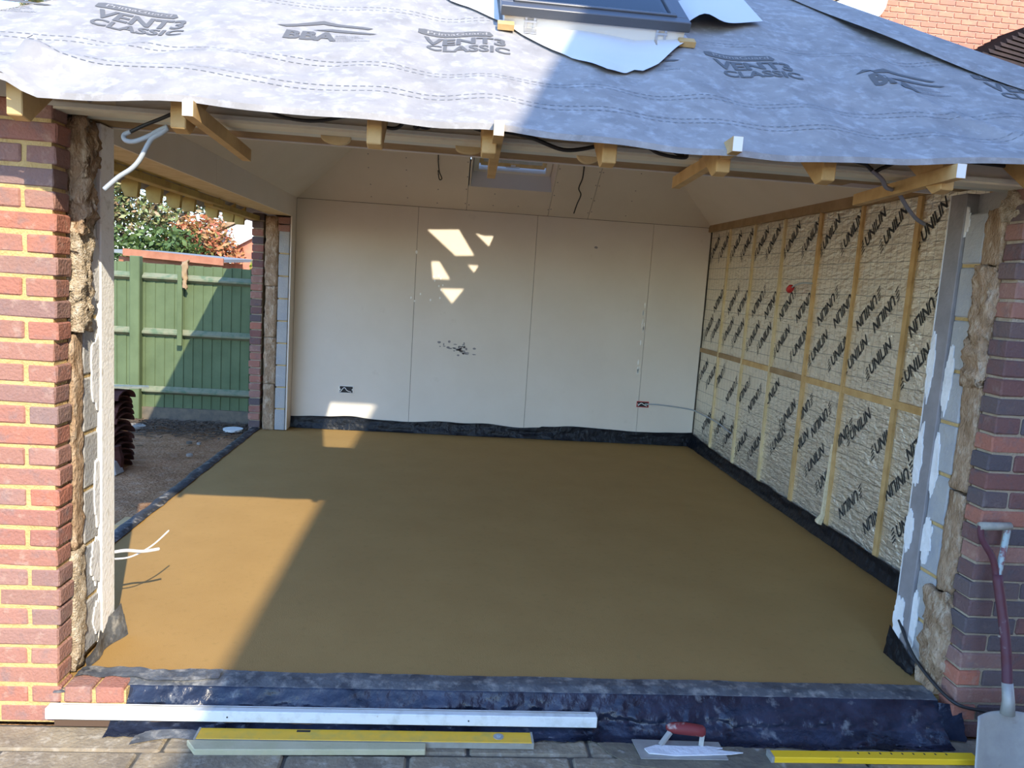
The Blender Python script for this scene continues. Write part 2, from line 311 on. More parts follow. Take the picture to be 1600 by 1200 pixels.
# ---- brick piers either side of the opening
zc = lambda n: .0231 + .075 * n
BR = {k: [brick_mesh('brick_%s' % k, L - .003, .1025, .063, 'brick', 11 + i * 7 + len(k)) for i in range(4)] for k, L in (('long', .215), ('half', .1025))}
BB = {k: [brick_mesh('brick_%s' % k, L, .1025, .065, 'brick_blue', 51 + i * 7 + len(k)) for i in range(4)] for k, L in (('long', .215), ('half', .1025))}
wl = root('wall_front_left', (-.27, .2, ZP), 'sunlit red brick pier left of the opening with its cut cavity showing', 'wall', kind='structure')
mk('mortar_bed', MB().box((-.527, .0045, ZP), (-.010, .098, 2.10)), 'mortar', wl)
for n in range(-2, 28):
    z = zc(n) + .0325; x = random.uniform(-.004, .008) if n < 20 else random.uniform(-.003, .014)
    seq = ['long', 'long', 'half'] if n % 2 == 0 else ['half', 'long', 'long']
    for k in seq:
        L = .215 if k == 'long' else .1025
        inst('brick', random.choice(BR[k]), (x - L / 2, .05125 + random.uniform(-.002, .002), z), wl, (0, random.uniform(-.006, .006), random.choice((0, math.pi)) + random.uniform(-.01, .01)))
        x -= L + .01
mk('inner_core', MB().box((-.53, .12, ZP), (-.03, .42, 2.10)), 'block', wl)
# plinth bricks under the slab edge
for n in (-1, -2):
    x = .012 + (.0 if n == -1 else -.05)
    for k in range(2 if n == -1 else 1):
        inst('brick', random.choice(BR['half' if n == -1 else 'long']), (x + (.1025 if n == -1 else .215) / 2, .05125, zc(n) + .0325), wl); x += .1125
mk('mortar_bed', MB().box((0, .006, ZP), (.235, .098, .0)), 'mortar', wl)
def jamb_blocks(parent, sgn, x, y0, y1, rows, m_):
    for i, (za, zb) in enumerate(rows):
        mb = MB().box((min(x, x - sgn * .08), y0, za), (max(x, x - sgn * .08), y1, zb)); mk('concrete_block', mb, m_, parent, bevel=.006)
        if i: mk('mortar_joint', MB().box((min(x - sgn * .006, x - sgn * .07), y0 + .004, za - .014), (max(x - sgn * .006, x - sgn * .07), y1 - .002, za + .002)), 'mortar', parent)
rows = [(.045 + .222 * i, .045 + .222 * i + .208) for i in range(9)] + [(2.043, 2.10)]
jamb_blocks(wl, 1, .004, .195, .315, rows, 'block')
lumpy('insulation_batt', (-.06, .108, 1.68), (.045, .225, 2.09), 'wool', wl, .034, 14, 8, 12, 34, 1, 'ragged brown mineral wool sticking out under the eaves')
lumpy('insulation_batt', (-.05, .108, 1.33), (.035, .215, 1.72), 'wool_loose', wl, .018, 26, 7, 10, 28, 2, 'fluffy pale mineral wool bulging out of the cavity')
lumpy('insulation_batt', (-.05, .110, .50), (.008, .190, 1.315), 'wool', wl, .009, 16, 4, 6, 40, 3)
lumpy('insulation_batt', (-.05, .106, .02), (.012, .195, .495), 'wool_loose', wl, .012, 24, 4, 7, 26, 4)
mk('reveal_lining', MB().box((-.06, .318, .03), (.016, .44, 2.10)), 'plaster_white', wl, bevel=.004)
for za, zb, y0, y1 in ((1.42, 1.70, .22, .33), (1.02, 1.30, .25, .33), (.55, .80, .27, .34), (.3, .48, .24, .33), (.08, .22, .26, .33)):
    pts = []; n = 40
    for i in range(n): a = 2 * math.pi * i / n; rr = 1 + .3 * N3(i * .33, za * 9, 0) + .3 * N3(i * 1.7, za * 9, 0); pts.append((.0045, (y0 + y1) / 2 + (y1 - y0) / 2 * math.cos(a) * rr, (za + zb) / 2 + (zb - za) / 2 * math.sin(a) * rr))
    mk('plaster_daub', MB().prism(pts, (.006, 0, 0)), 'white_daub', wl)
wr = root('wall_front_right', (3.9, .2, ZP), 'shaded blue and red brick pier right of the opening with its cut cavity', 'wall', kind='structure')
mk('mortar_bed', MB().box((SW + .012, .009, ZP), (4.35, .098, 2.10)), 'mortar_pale', wr)
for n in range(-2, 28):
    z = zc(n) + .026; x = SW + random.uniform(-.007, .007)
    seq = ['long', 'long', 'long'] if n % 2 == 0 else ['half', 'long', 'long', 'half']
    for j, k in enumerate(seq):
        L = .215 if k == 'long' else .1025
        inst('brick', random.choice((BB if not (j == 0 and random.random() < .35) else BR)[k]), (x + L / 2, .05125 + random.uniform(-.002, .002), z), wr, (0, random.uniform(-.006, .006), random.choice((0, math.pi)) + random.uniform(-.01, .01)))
        x += L + .01
mk('inner_core', MB().box((SW + .04, .12, ZP), (4.35, .42, 2.10)), 'block', wr)
rows = [(.03 + .222 * i, .03 + .222 * i + .207) for i in range(9)]
jamb_blocks(wr, -1, SW - .004, .215, .335, rows, 'block')
lumpy('insulation_batt', (SW - .03, .09, -.06), (SW + .06, .235, .42), 'wool', wr, .028, 13, 5, 8, 26, 5, 'bottom mineral wool batt bulging loose at the foot')
lumpy('insulation_batt', (SW - .006, .108, .43), (SW + .06, .215, .86), 'wool', wr, .008, 15, 4, 6, 26, 6)
lumpy('insulation_batt', (SW - .006, .108, .87), (SW + .06, .215, 1.31), 'wool', wr, .008, 15, 4, 6, 26, 7)
lumpy('insulation_batt', (SW - .022, .100, 1.31), (SW + .06, .225, 1.80), 'wool', wr, .022, 22, 5, 8, 30, 8)
lumpy('insulation_batt', (SW - .006, .105, 1.80), (SW + .06, .22, 2.02), 'wool', wr, .010, 15, 4, 6, 16, 9)
lumpy('insulation_batt', (SW + .0, .02, 1.98), (SW + .09, .14, 2.11), 'wool_loose', wr, .03, 16, 5, 6, 8, 10, 'tuft of pale wool under the lintel end')
mk('reveal_lining', MB().box((SW - .016, .337, .05), (SW + .06, .44, 2.10)), ['reveal_board'], wr, bevel=.003)
mk('board_edge', MB().box((SW - .018, .44, .05), (SW + .06, .4435, 2.10)), 'paper_edge', wr)
for za, zb, y0, y1 in ((1.16, 1.46, .285, .335), (.80, 1.06, .295, .345), (.50, .70, .275, .345), (.10, .36, .29, .345), (1.22, 1.50, .40, .448), (.82, 1.08, .395, .448), (.52, .70, .39, .448), (.09, .30, .37, .448), (1.92, 2.04, .31, .36)):
    pts = []; n = 44; xx = SW - (.0165 if y1 > .4 else .0045)
    for i in range(n): a = 2 * math.pi * i / n; rr = 1 + .30 * N3(i * .33, za * 9, y0 * 30) + .30 * N3(i * 1.7, za * 9, y0 * 30); pts.append((xx, min(.449 if y1 > .4 else .345, (y0 + y1) / 2 + (y1 - y0) / 2 * math.cos(a) * rr), (za + zb) / 2 + (zb - za) / 2 * math.sin(a) * rr))
    mk('plaster_daub', MB().prism(pts, (-.005, 0, 0)), 'white_daub', wr)

# ---- back wall: four boards
wb = root('wall_back', (1.92, YB, 0), 'plasterboarded back wall of the garden room', 'wall', kind='structure')
mk('backing', MB().box((XL - .02, YB + .013, -.1), (XR + .02, YB + .30, 2.34)), 'gravel_board', wb)
ex = [XL, 1.013, 2.213, 3.413, XR]
for i in range(4):
    mk('plasterboard', MB().box((ex[i] + .002, YB - .001 * (i % 2), .02), (ex[i + 1] - .002, YB + .012, ZC - .004)), 'plasterboard', wb)
def blobs(name, pts, m_, par, d=(0, -.0015, 0)):
    mb = MB()
    for (x, y, z, a, b) in pts:
        ring = [(x + a * math.cos(t) * (1 + .3 * N3(t * 3, x * 40, z * 40)), y, z + b * math.sin(t) * (1 + .3 * N3(t * 3, z * 40, x * 40))) for t in [2 * math.pi * k / 9 for k in range(9)]]
        mb.prism(ring, d)
    o = mk(name, mb, m_, par); o['kind'] = 'stuff'; return o
blobs('filler_smears', [(1.013, YB - .003, 1.85, .012, .018)] + [(3.37 + .03 * random.random(), YB - .003, .55 + .95 * random.random(), .006, .03) for _ in range(14)] + [(1.0 + random.uniform(-.03, .3), YB - .003, random.uniform(1.35, 1.75), .008, .012) for _ in range(12)], 'plaster_white', wb)
blobs('scuff_marks', [(random.gauss(1.50, .10), YB - .003, random.gauss(.90, .03), .006 + .016 * random.random(), .004 + .010 * random.random()) for _ in range(38)] + [(2.83, YB - .003, 2.02, .02, .012)], 'reveal_board', wb)

# ---- left wall: header over the wide side opening, cut pier at the back
wlt = root('wall_left', (XL, 3.0, 0), 'left wall header over the side opening with the cut pier beside the back wall', 'wall', kind='structure')
for a, b in ((.44, 2.466), (2.470, 5.128)):
    mk('header_board', MB().box((XL - .013, a, HD), (XL, b, ZC + .02)), 'plasterboard', wlt)
mk('header_core', MB().box((-.40, .44, HD + .012), (XL - .013, 5.4, ZC)), 'treated', wlt)
mk('header_soffit', MB().box((-.40, .44, HD), (XL - .013, 4.93, HD + .012)), 'pine_pale', wlt)
PY = 4.93
BP = [brick_mesh('pier_brick', .108, .12, .064, 'brick', 91 + i) for i in range(3)] + [brick_mesh('pier_brick', .108, .12, .064, 'brick_blue', 95 + i) for i in range(2)]
mk('mortar_bed', MB().box((-.545, PY + .012, -.12), (-.447, YB + .3, 2.10)), 'mortar_pale', wlt)
for n in range(-1, 28):
    inst('brick', random.choice(BP), (-.502 + random.uniform(-.006, .006), PY + .06 + random.uniform(-.006, .004), zc(n) + .03), wlt)
for i, (a, b) in enumerate(((.0, .46), (.465, .92), (.925, 1.42), (1.425, 2.09))):
    lumpy('insulation_batt', (-.436 + (.01 if i < 3 else 0), PY + .005, a), (-.302, PY + .16, b), 'wool', wlt, .011, 15, 6, 5, 24, 20 + i)
for i in range(9):
    a = .005 + .218 * i; mk('concrete_block', MB().box((-.298, PY, a), (-.200, PY + .19, a + .206)), 'block', wlt, bevel=.005)
    mk('mortar_joint', MB().box((-.29, PY + .006, a + .205), (-.206, PY + .18, a + .219)), 'mortar', wlt)
for i in range(2): inst('brick', BP[0], (-.252, PY + .055, 1.985 + .073 * i), wlt)
mk('plasterboard', MB().box((-.193, PY - .004, .01), (XL, YB, HD)), 'plasterboard', wlt)
mk('core', MB().box((-.44, PY + .10, -.1), (-.194, YB + .3, 2.1)), 'block', wlt)

# ---- right wall: foil boards between studs
wrt = root('wall_right', (XR, 2.8, 0), 'right wall of foil faced insulation boards between timber studs', 'wall', kind='structure')
mk('backing', MB().box((XR + .05, .3, -.1), (XR + .30, YB + .3, 2.30)), 'gravel_board', wrt)
studs = [4.57, 3.95, 3.335, 2.72, 2.145, 1.52, .92]
NOG = 1.04
for i, y in enumerate(studs):
    wd = .030 if i not in (3, 5) else .042
    mk('stud', MB().box((XR - .006, y - wd / 2, .02), (XR + .05, y + wd / 2, 2.262)), 'pine_pale' if i in (0, 1, 2) else 'pine', wrt)
mk('top_plate', MB().box((XR - .03, 2.70, 2.255), (XR + .05, YB, 2.345)), 'treated', wrt)
mk('top_plate', MB().box((XR - .03, .44, 2.25), (XR + .05, 2.696, 2.345)), 'treated', wrt)
ys = [YB] + studs + [.44]
for i in range(len(ys) - 1):
    mk('noggin', MB().box((XR - .005, ys[i + 1] + .018, NOG - .022), (XR + .05, ys[i] - .018, NOG + .022)), 'treated' if i in (0, 1, 3) else 'pine', wrt)
# lettering printed on the foil
tv, tf = text2d('UNILIN', 1.0, .022, .0)
tw = max(v[0] for v in tv); th = max(v[1] for v in tv)
tv = [(v[0] / tw, v[1] / th) for v in tv]
LH = .070
def stamp(y, z, inv, ang=45, L=.270, logo=True):
    """polygons of one printed mark in (a = -y, z); (y, z) is where the first letter starts"""
    c, s = math.cos(math.radians(ang)), math.sin(math.radians(ang)); out = []
    def put(a, b):
        a2 = a + b * .28
        if inv: a2, b = L - a2, -b
        return (-y + a2 * c - b * s, z + a2 * s + b * c)
    out.append(([put(v[0] * L, v[1] * LH) for v in tv], tf))
    if logo:
        for k in range(4):
            b0 = -.006 + k * .021; q = [(-.062 + .004 * k, b0), (-.018, b0 + .009), (-.022, b0 + .017), (-.060 + .004 * k, b0 + .007)]
            out.append(([put(*p) for p in q], [(0, 1, 2, 3)]))
    return out
rowsU = {0: (1.98, 0), 1: (1.497, 1), 2: (1.175, 0)}
ST = []
for y in (1.464, 1.85, 2.07, 2.346, 2.645, 2.94, 3.256, 3.625, 3.86, 4.20, 4.47, 4.80, 5.06, 1.08): ST.append((y, 1.98, 0, 'up'))
for y in (1.882, 2.385, 1.495, 3.279, 2.08, 2.62, 2.98, 3.58, 3.86, 4.20, 4.46, 4.85, 1.15): ST.append((y, 1.50, 1, 'up'))
for y in (1.45, 1.83, 2.10, 2.33, 2.628, 2.938, 3.249, 3.60, 3.84, 4.20, 4.46, 4.80, 5.02, 1.1): ST.append((y, 1.175, 0, 'up'))
for b, lst in ((0, ((4.80, .70, 0), (5.05, .72, 0), (4.86, .27, 1), (4.72, .36, 1))), (1, ((4.28, .66, 1), (4.62, .74, 1), (4.42, .27, 0), (4.18, .22, 0))), (2, ((3.72, .67, 1), (3.98, .70, 1), (3.85, .22, 0), (3.56, .24, 0))),
               (3, ((3.32, .74, 0), (3.12, .40, 0), (3.0, .62, 0))), (4, ((2.526, .70, 1), (2.80, .72, 1), (2.489, .379, 0), (2.74, .44, 0), (2.30, .30, 0))), (5, ((1.963, .725, 0), (1.66, .70, 0), (2.017, .25, 1), (1.705, .25, 1), (2.22, .64, 1))), (6, ((1.36, .80, 1), (1.52, .52, 1), (1.33, .28, 0))), (7, ())):
    for (y, z, inv) in lst: ST.append((y, z, inv, b))
for i in range(len(ys) - 1):
    for lev, (za, zb) in enumerate(((.02, NOG - .022), (NOG + .022, 2.255))):
        y1, y0 = ys[i] - .012, ys[i + 1] + .012
        mb = MB().grid(lambda u, v: (XR + .010 + .005 * N3(u * 3 + i * 7, v * 6, lev * 5) + .0025 * N3(u * 9, v * 22, i + lev * 3), y0 + (y1 - y0) * u, za + (zb - za) * v), 14, 26)
        bd = mk('insulation_board', mb, 'foil', wrt, smooth=True)
        bm = bmesh.new()
        for (y, z, inv, where) in ST:
            if (where == 'up') != (lev == 1): continue
            if where != 'up' and where != i: continue
            if y - .25 > y1 or y + .08 < y0: continue
            for vs, fs in stamp(y, z, inv):
                bv = [bm.verts.new((0, -a, zz)) for a, zz in vs]
                for f in fs:
                    try: bm.faces.new([bv[k] for k in f])
                    except ValueError: pass
        for co, no in (((0, y0, 0), (0, -1, 0)), ((0, y1, 0), (0, 1, 0)), ((0, 0, za), (0, 0, -1)), ((0, 0, zb), (0, 0, 1))):
            if bm.verts: bmesh.ops.bisect_plane(bm, geom=bm.verts[:] + bm.edges[:] + bm.faces[:], plane_co=co, plane_no=no, clear_outer=True)
        if bm.faces:
            bm.verts.index_update(); t = MB()
            vs = [(XR + .0045 - .0012, v.co.y, v.co.z) for v in bm.verts]
            def surf(y, z):
                u, v = (y - y0) / (y1 - y0), (z - za) / (zb - za); return XR + .010 + .005 * N3(u * 3 + i * 7, v * 6, lev * 5) + .0025 * N3(u * 9, v * 22, i + lev * 3) - .0022
            vs = [(surf(v.co.y, v.co.z), v.co.y, v.co.z) for v in bm.verts]
            t.add(vs, [tuple(v.index for v in f.verts) for f in bm.faces]); mk('printed_lettering', t, 'ink', bd)
        bm.free()
mk('foam_bead', MB().tube([(XR - .002, 2.17, .66), (XR - .006, 2.172, .4), (XR - .008, 2.175, .16), (XR - .016, 2.20, .10)], [.012, .016, .02, .034], 8), 'pine_end', wrt)

# ---- sloping ceiling
SL = .7
ZT = 3.35; ins = (ZT - ZC) / SL
ce = root('ceiling', (1.92, 2.8, ZC), 'sloping plasterboard ceiling of the hipped roof', 'ceiling', kind='structure')
zb_ = lambda y: ZC + SL * (YB - y); zf_ = lambda y: ZC + SL * (y - YF); zr_ = lambda x: ZC + SL * (XR - x); zl_ = lambda x: ZC + SL * (x - XL)
lx = XL + ins; rx = XR - ins
def slab(name, poly, nrm, m_='plasterboard', th=.0125, par=None): return mk(name, MB().prism(poly, Vector(nrm) * th), m_, par or ce)
def cb(x, y): return (x, y, zb_(y))
g = .002
yh, yt = 4.842, YB - ins
hl = lambda y: XL + (YB - y); hr = lambda y: XR - (YB - y)
slab('ceiling_board', [cb(XL, YB), cb(1.488 - g, YB), cb(1.488 - g, yt), cb(hl(yt), yt)], (0, .573, .819))
slab('ceiling_board', [cb(1.488 + g, YB), cb(2.312 - g, YB), cb(2.312 - g, yh), cb(1.488 + g, yh)], (0, .573, .819))
slab('ceiling_board', [cb(2.312 + g, YB), cb(2.722 - g, YB), cb(2.722 - g, yt + .27), cb(hr(yt), yt), cb(2.312 + g, yt)], (0, .573, .819))
slab('ceiling_board', [cb(2.722 + g, YB), cb(XR, YB), cb(2.722 + g, YB - (XR - 2.722 - g))], (0, .573, .819))
slab('ceiling_board', [cb(1.488 + g, 4.10), cb(2.312 - g, 4.10), cb(2.312 - g, yt), cb(1.488 + g, yt)], (0, .573, .819))
# left, right, front slopes and the collar
fy = YF + ins
slab('ceiling_board', [(XL, YF, ZC), (XL, YB, ZC), (lx, YB - (lx - XL), ZT), (lx, YF + (lx - XL), ZT)], (-.573, 0, .819))
slab('ceiling_board', [(XR, YB, ZC), (XR, YF, ZC), (rx, YF + ins, ZT), (rx, YB - ins, ZT)], (.573, 0, .819))
cf = lambda x, y: (x, y, zf_(y))
HX0, HX1, HY0, HY1 = 1.34, 2.26, .54, 1.50
fl = lambda y: XL + (y - YF); frr = lambda y: XR - (y - YF)
slab('ceiling_board', [cf(XL, YF), cf(XR, YF), cf(frr(HY0), HY0), cf(fl(HY0), HY0)], (0, -.573, .819))
slab('ceiling_board', [cf(fl(HY0), HY0), cf(HX0, HY0), cf(HX0, HY1), cf(fl(HY1), HY1)], (0, -.573, .819))
slab('ceiling_board', [cf(HX1, HY0), cf(frr(HY0), HY0), cf(frr(HY1), HY1), cf(HX1, HY1)], (0, -.573, .819))
slab('ceiling_board', [cf(fl(HY1), HY1), cf(frr(HY1), HY1), cf(frr(fy), fy), cf(fl(fy), fy)], (0, -.573, .819))
# collar: the flat top of the vault, with added holes that shape sun patches
def onto(P, z):
    k = (P[2] - z) / SUN.z; return (P[0] - SUN.x * k, P[1] - SUN.y * k)
bwp = lambda u, v: None
sun_cutouts = [[(1.111, 2.078), (1.424, 2.10), (1.59, 1.855), (1.405, 1.84)], [(1.165, 1.765), (1.245, 1.77), (1.36, 1.60), (1.19, 1.595)], [(1.27, 1.50), (1.505, 1.51), (1.395, 1.36)], [(1.595, 2.075), (1.68, 2.055), (1.775, 2.06), (1.735, 1.955)], [(1.535, 1.755), (1.64, 1.755), (1.60, 1.685)]]  # patch outlines on the back wall, cast back along the sun as holes
bm = bmesh.new()
cx0, cx1, cy0, cy1 = lx - .03, rx + .03, fy - .03, YB - ins + .03
def loop(pts):
    vs = [bm.verts.new((x, y, ZT)) for x, y in pts]
    return [bm.edges.new((vs[i], vs[(i + 1) % len(vs)])) for i in range(len(vs))]
E_ = loop([(cx0, cy0), (cx1, cy0), (cx1, cy1), (cx0, cy1)])
for gp in sun_cutouts: E_ += loop([onto((x, YB, z), ZT) for x, z in gp])
bmesh.ops.triangle_fill(bm, use_beauty=True, use_dissolve=False, edges=E_)
t = MB(); bm.verts.index_update(); t.add([v.co[:] for v in bm.verts], [tuple(v.index for v in f.verts) for f in bm.faces]); bm.free()
mk('collar_board', t, 'plasterboard', ce)
# screw heads along the back slope seams
sc_ = MB()
for x in (1.47, 1.505, 2.30, 2.33, 2.705, 2.74, 1.2, .9, 0.55, 2.0, 1.75, 3.1):
    for k in range(4):
        y = 5.05 - k * .16 + random.uniform(-.02, .02)
        if 1.49 < x < 2.31 and y < 4.9: continue
        if x > XR - (YB - y) or x < XL + (YB - y): continue
        c = Vector(cb(x + random.uniform(-.006, .006), y)) + Vector((0, -.573, -.819)) * .001
        sc_.tube([c, c + Vector((0, -.573, -.819)) * .001], .007, 6)
o = mk('screw_heads', sc_, 'reveal_board', ce); o['kind'] = 'stuff'

# ---- roof window in the back slope
w1 = root('window_1', (1.9, 4.85, 2.5), 'small roof window in the sloping ceiling above the back wall', 'window', kind='structure')
RZ = lambda y: 2.07 + SL * (5.92 - y)          # back roof plane
wx0, wx1 = 1.509, 2.298
def lining(p, n): return mk('shaft_lining', MB().prism(p, n), 'window_white' if 0 else 'collar', w1)
lining([(wx0, 4.842, zb_(4.842)), (wx1, 4.842, zb_(4.842)), (wx1 - .03, 4.90, 2.80), (wx0 + .03, 4.90, 2.80)], (0, .012, 0))
for x, dx, sg in ((wx0, .03, -1), (wx1, -.03, 1)):
    mk('shaft_lining', MB().prism([(x, 4.842, zb_(4.842)), (x + dx, 4.90, 2.80), (x + dx, 4.12, 3.33), (x, 4.10, zb_(4.10))], (.012 * sg, 0, 0)), 'plasterboard', w1)
mk('shaft_lining', MB().prism([(wx0, 4.10, zb_(4.10)), (wx1, 4.10, zb_(4.10)), (wx1, 4.12, 3.33), (wx0, 4.12, 3.33)], (0, -.012, 0)), 'plasterboard', w1)
wz = lambda y, d=0: 2.685 + SL * (4.875 - y) + d
fr_ = MB(); A0, A1, B0, B1 = 1.535, 2.272, 4.885, 4.13
for (p, q) in (((A0, B0, wz(B0)), (A1, B0, wz(B0))), ((A0, B1, wz(B1)), (A1, B1, wz(B1))), ((A0 + .02, B0, wz(B0)), (A0 + .02, B1, wz(B1))), ((A1 - .02, B0, wz(B0)), (A1 - .02, B1, wz(B1)))): fr_.bar(p, q, .05, .06, (0, .573, .819))
mk('frame', fr_, 'window_white', w1)
sh = MB()
for (p, q) in (((A0 + .06, B0 - .06, wz(B0 - .06, .02)), (A1 - .06, B0 - .06, wz(B0 - .06, .02))), ((A0 + .06, B1 + .06, wz(B1 + .06, .02)), (A1 - .06, B1 + .06, wz(B1 + .06, .02))), ((A0 + .06, B0 - .06, wz(B0 - .06, .02)), (A0 + .06, B1 + .06, wz(B1 + .06, .02))), ((A1 - .06, B0 - .06, wz(B0 - .06, .02)), (A1 - .06, B1 + .06, wz(B1 + .06, .02)))): sh.bar(p, q, .05, .045, (0, .573, .819))
mk('sash', sh, 'pine_pale', w1)
mk('pane', MB().prism([(A0 + .06, B0 - .06, wz(B0 - .06, .03)), (A1 - .06, B0 - .06, wz(B0 - .06, .03)), (A1 - .06, B1 + .06, wz(B1 + .06, .03)), (A0 + .06, B1 + .06, wz(B1 + .06, .03))], (0, .002, .003)), 'glass', w1)
hd_ = MB().bar((1.84, 4.835, 2.705), (1.97, 4.835, 2.708), .03, .012).bar((1.885, 4.82, 2.715), (1.93, 4.82, 2.717), .03, .03)
mk('catch', hd_, 'galv', w1)

# ---- roof: rafters, other slopes
EL, ER, EF, EB, ZE, ZTOP = -.75, 4.50, -.35, 5.92, 2.07, 3.40
rf = root('roof', (1.9, 2.8, ZE), 'hipped timber roof frame over the garden room', 'roof', kind='structure')
tops = ZTOP - ZE
ti = tops / SL
def rplane(x, y): return ZE + SL * (y - EF)
RAFT = [.015, .496, 1.095, 1.459, 1.85, 2.23, 2.591, 3.009, 3.4]
for x in RAFT:
    ymax = 1.5
    ymax = min(1.5, EF + min(x - EL, ER - x) - .03)
    if 1.5 < x < 2.27: ymax = .40
    y0 = -.27; d = .016
    zt = lambda y: rplane(x, y) - d
    p = [(x - .0235, y0, 2.010), (x - .0235, y0 + .05, 2.000), (x - .0235, ymax, zt(ymax) - .14), (x - .0235, ymax, zt(ymax)), (x - .0235, y0, zt(y0) - .005)]
    mk('rafter', MB().prism(p, (.047, 0, 0)), 'pine', rf, bevel=.003)
# soffit bearers fixed beside some of the rafters
for xa, xb, zA, zB, ye in ((0.562, 0.530, 2.051, 2.037, -0.385), (1.481, 1.502, 2.067, 2.043, -0.390), (2.221, 2.272, 2.075, 2.060, -0.410), (2.974, 3.060, 2.054, 2.048, -0.385)):
    sb = mk('soffit_bearer', MB().bar((xa, ye, zA), (xb, .42, zB), .032, .046), 'pine', rf)
    mk('end_face', MB().box((xa - .015, ye - .002, zA - .022), (xa + .015, ye - .0002, zA + .022)), 'white_paint', sb)
# back / left / right slopes (felted) left open at the ridge for the sun patches
top = lambda: None
def poly(name, pts, m_='felt', holes=None, th=.006):
    return mk(name, MB().prism(pts, (0, 0, th)), m_, rf)
poly('underlay_slope', [(EL, EF, ZE), (EL, EB, ZE), (EL + ti, EB - ti, ZTOP), (EL + ti, EF + ti, ZTOP)])
poly('underlay_slope', [(ER, EB, ZE), (ER, EF, ZE), (ER - ti, EF + ti, ZTOP), (ER - ti, EB - ti, ZTOP)])
bl = lambda y: EL + (EB - y); brr = lambda y: ER - (EB - y); zz = lambda y: ZE + SL * (EB - y)
for pts in ([(EL, EB), (ER, EB), (brr(4.93), 4.93), (bl(4.93), 4.93)], [(bl(4.93), 4.93), (1.50, 4.93), (1.50, 4.08), (bl(4.08), 4.08)], [(2.31, 4.93), (brr(4.93), 4.93), (brr(4.08), 4.08), (2.31, 4.08)], [(bl(4.08), 4.08), (brr(4.08), 4.08), (brr(EB - ti), EB - ti), (bl(EB - ti), EB - ti)]):
    poly('underlay_slope', [(x, y, zz(y)) for x, y in pts])
# side eaves on the left: plates, rafter feet
for (x, z0, z1, a, b) in ((-.48, 2.055, 2.10, .9, 3.62), (-.52, 2.04, 2.085, 3.45, 4.96), (-.42, 2.106, 2.15, .9, 2.9)):
    mk('side_plate', MB().box((x - .035, a, z0), (x + .035, b, z1)), 'treated_yellow', rf, bevel=.003)
for i, y in enumerate((1.55, 1.95, 2.33, 2.72, 3.10, 3.42, 4.02, 4.50, 4.86)):
    q = [(-.71, y, 2.035), (-.69, y, 1.985), (-.615, y, 1.985), (-.60, y, 2.15), (-.71, y, 2.075)]
    mk('rafter', MB().prism([(a, b - .0235, c) for a, b, c in q], (0, .047, 0)), 'treated_yellow', rf)
mk('side_soffit', MB().box((-.70, .95, 2.155), (-.42, 4.95, 2.17)), 'pine_pale', rf)
# main house wing standing to the right of the patio: its eaves throw the big shadow
hw = root('house_wing', (6.2, -6, ZP), 'brick wing of the main house beside the patio', 'house', kind='structure')
mk('wall', MB().box((3.55, -11, ZP), (9.5, -1.65, 5.85)), 'house_brick', hw)
mk('eaves', MB().box((3.405, -11.2, 5.85), (9.7, -1.5, 6.0)), 'white_paint', hw)

# ---- steel lintel and timber packer over the opening
lt = root('steel_lintel', (1.75, .1, 2.085), 'grey green steel lintel spanning the wide opening under the eaves', 'lintel')
mk('web', MB().box((-.40, .005, 2.10), (4.3, .012, 2.21)).box((-.40, .012, 2.2), (4.3, .2, 2.21)), 'steel', lt)
mk('lip', MB().box((-.05, -.012, 2.094), (3.62, .004, 2.107)), 'steel', lt)
mk('bottom_flange', MB().box((-.05, .004, 2.086), (3.62, .098, 2.10)), 'steel_cream', lt)
mk('inner_flange', MB().box((-.05, .104, 2.092), (3.62, .198, 2.104)), 'steel', lt)
mk('web_sticker', MB().box((.03, .003, 2.105), (.20, .0045, 2.165)), 'steel_cream', lt)
mk('sticker_dot', MB().tube([(.115, .003, 2.128), (.115, .0015, 2.128)], .013, 16), 'cable_lilac', lt)
tp = root('head_packer', (1.4, .32, HD), 'brown treated timber packer behind the steel lintel', 'timber')
mk('board', MB().box((-.02, .205, HD), (2.99, .425, HD + .045)), 'treated', tp)
mk('board', MB().box((2.995, .205, HD + .012), (3.52, .425, HD + .05)), 'treated', tp)
mk('board_edge', MB().box((-.02, .428, HD - .004), (3.4, .442, ZC)), 'paper_edge', tp)
for x, w_, y, lab in ((.915, .055, .14, 'left of the middle'), (1.40, .05, .13, 'beside the middle bearer'), (1.845, .045, .10, 'right of the roof window')):
    cr = [(x - w_, y, 2.094)] + [(x - w_ * math.cos(t), y, 2.088 - .026 * math.sin(t) * (1 + .2 * N3(t, x * 9, 0))) for t in [math.pi * k / 9 for k in range(1, 9)]] + [(x + w_, y, 2.094)]
    tag(mk('foam_dribble', MB().prism(cr, (0, .025, 0)), 'pine_pale', None, bevel=.003), 'dried foam dribble under the lintel ' + lab, 'foam', 'foam dribbles under the lintel')

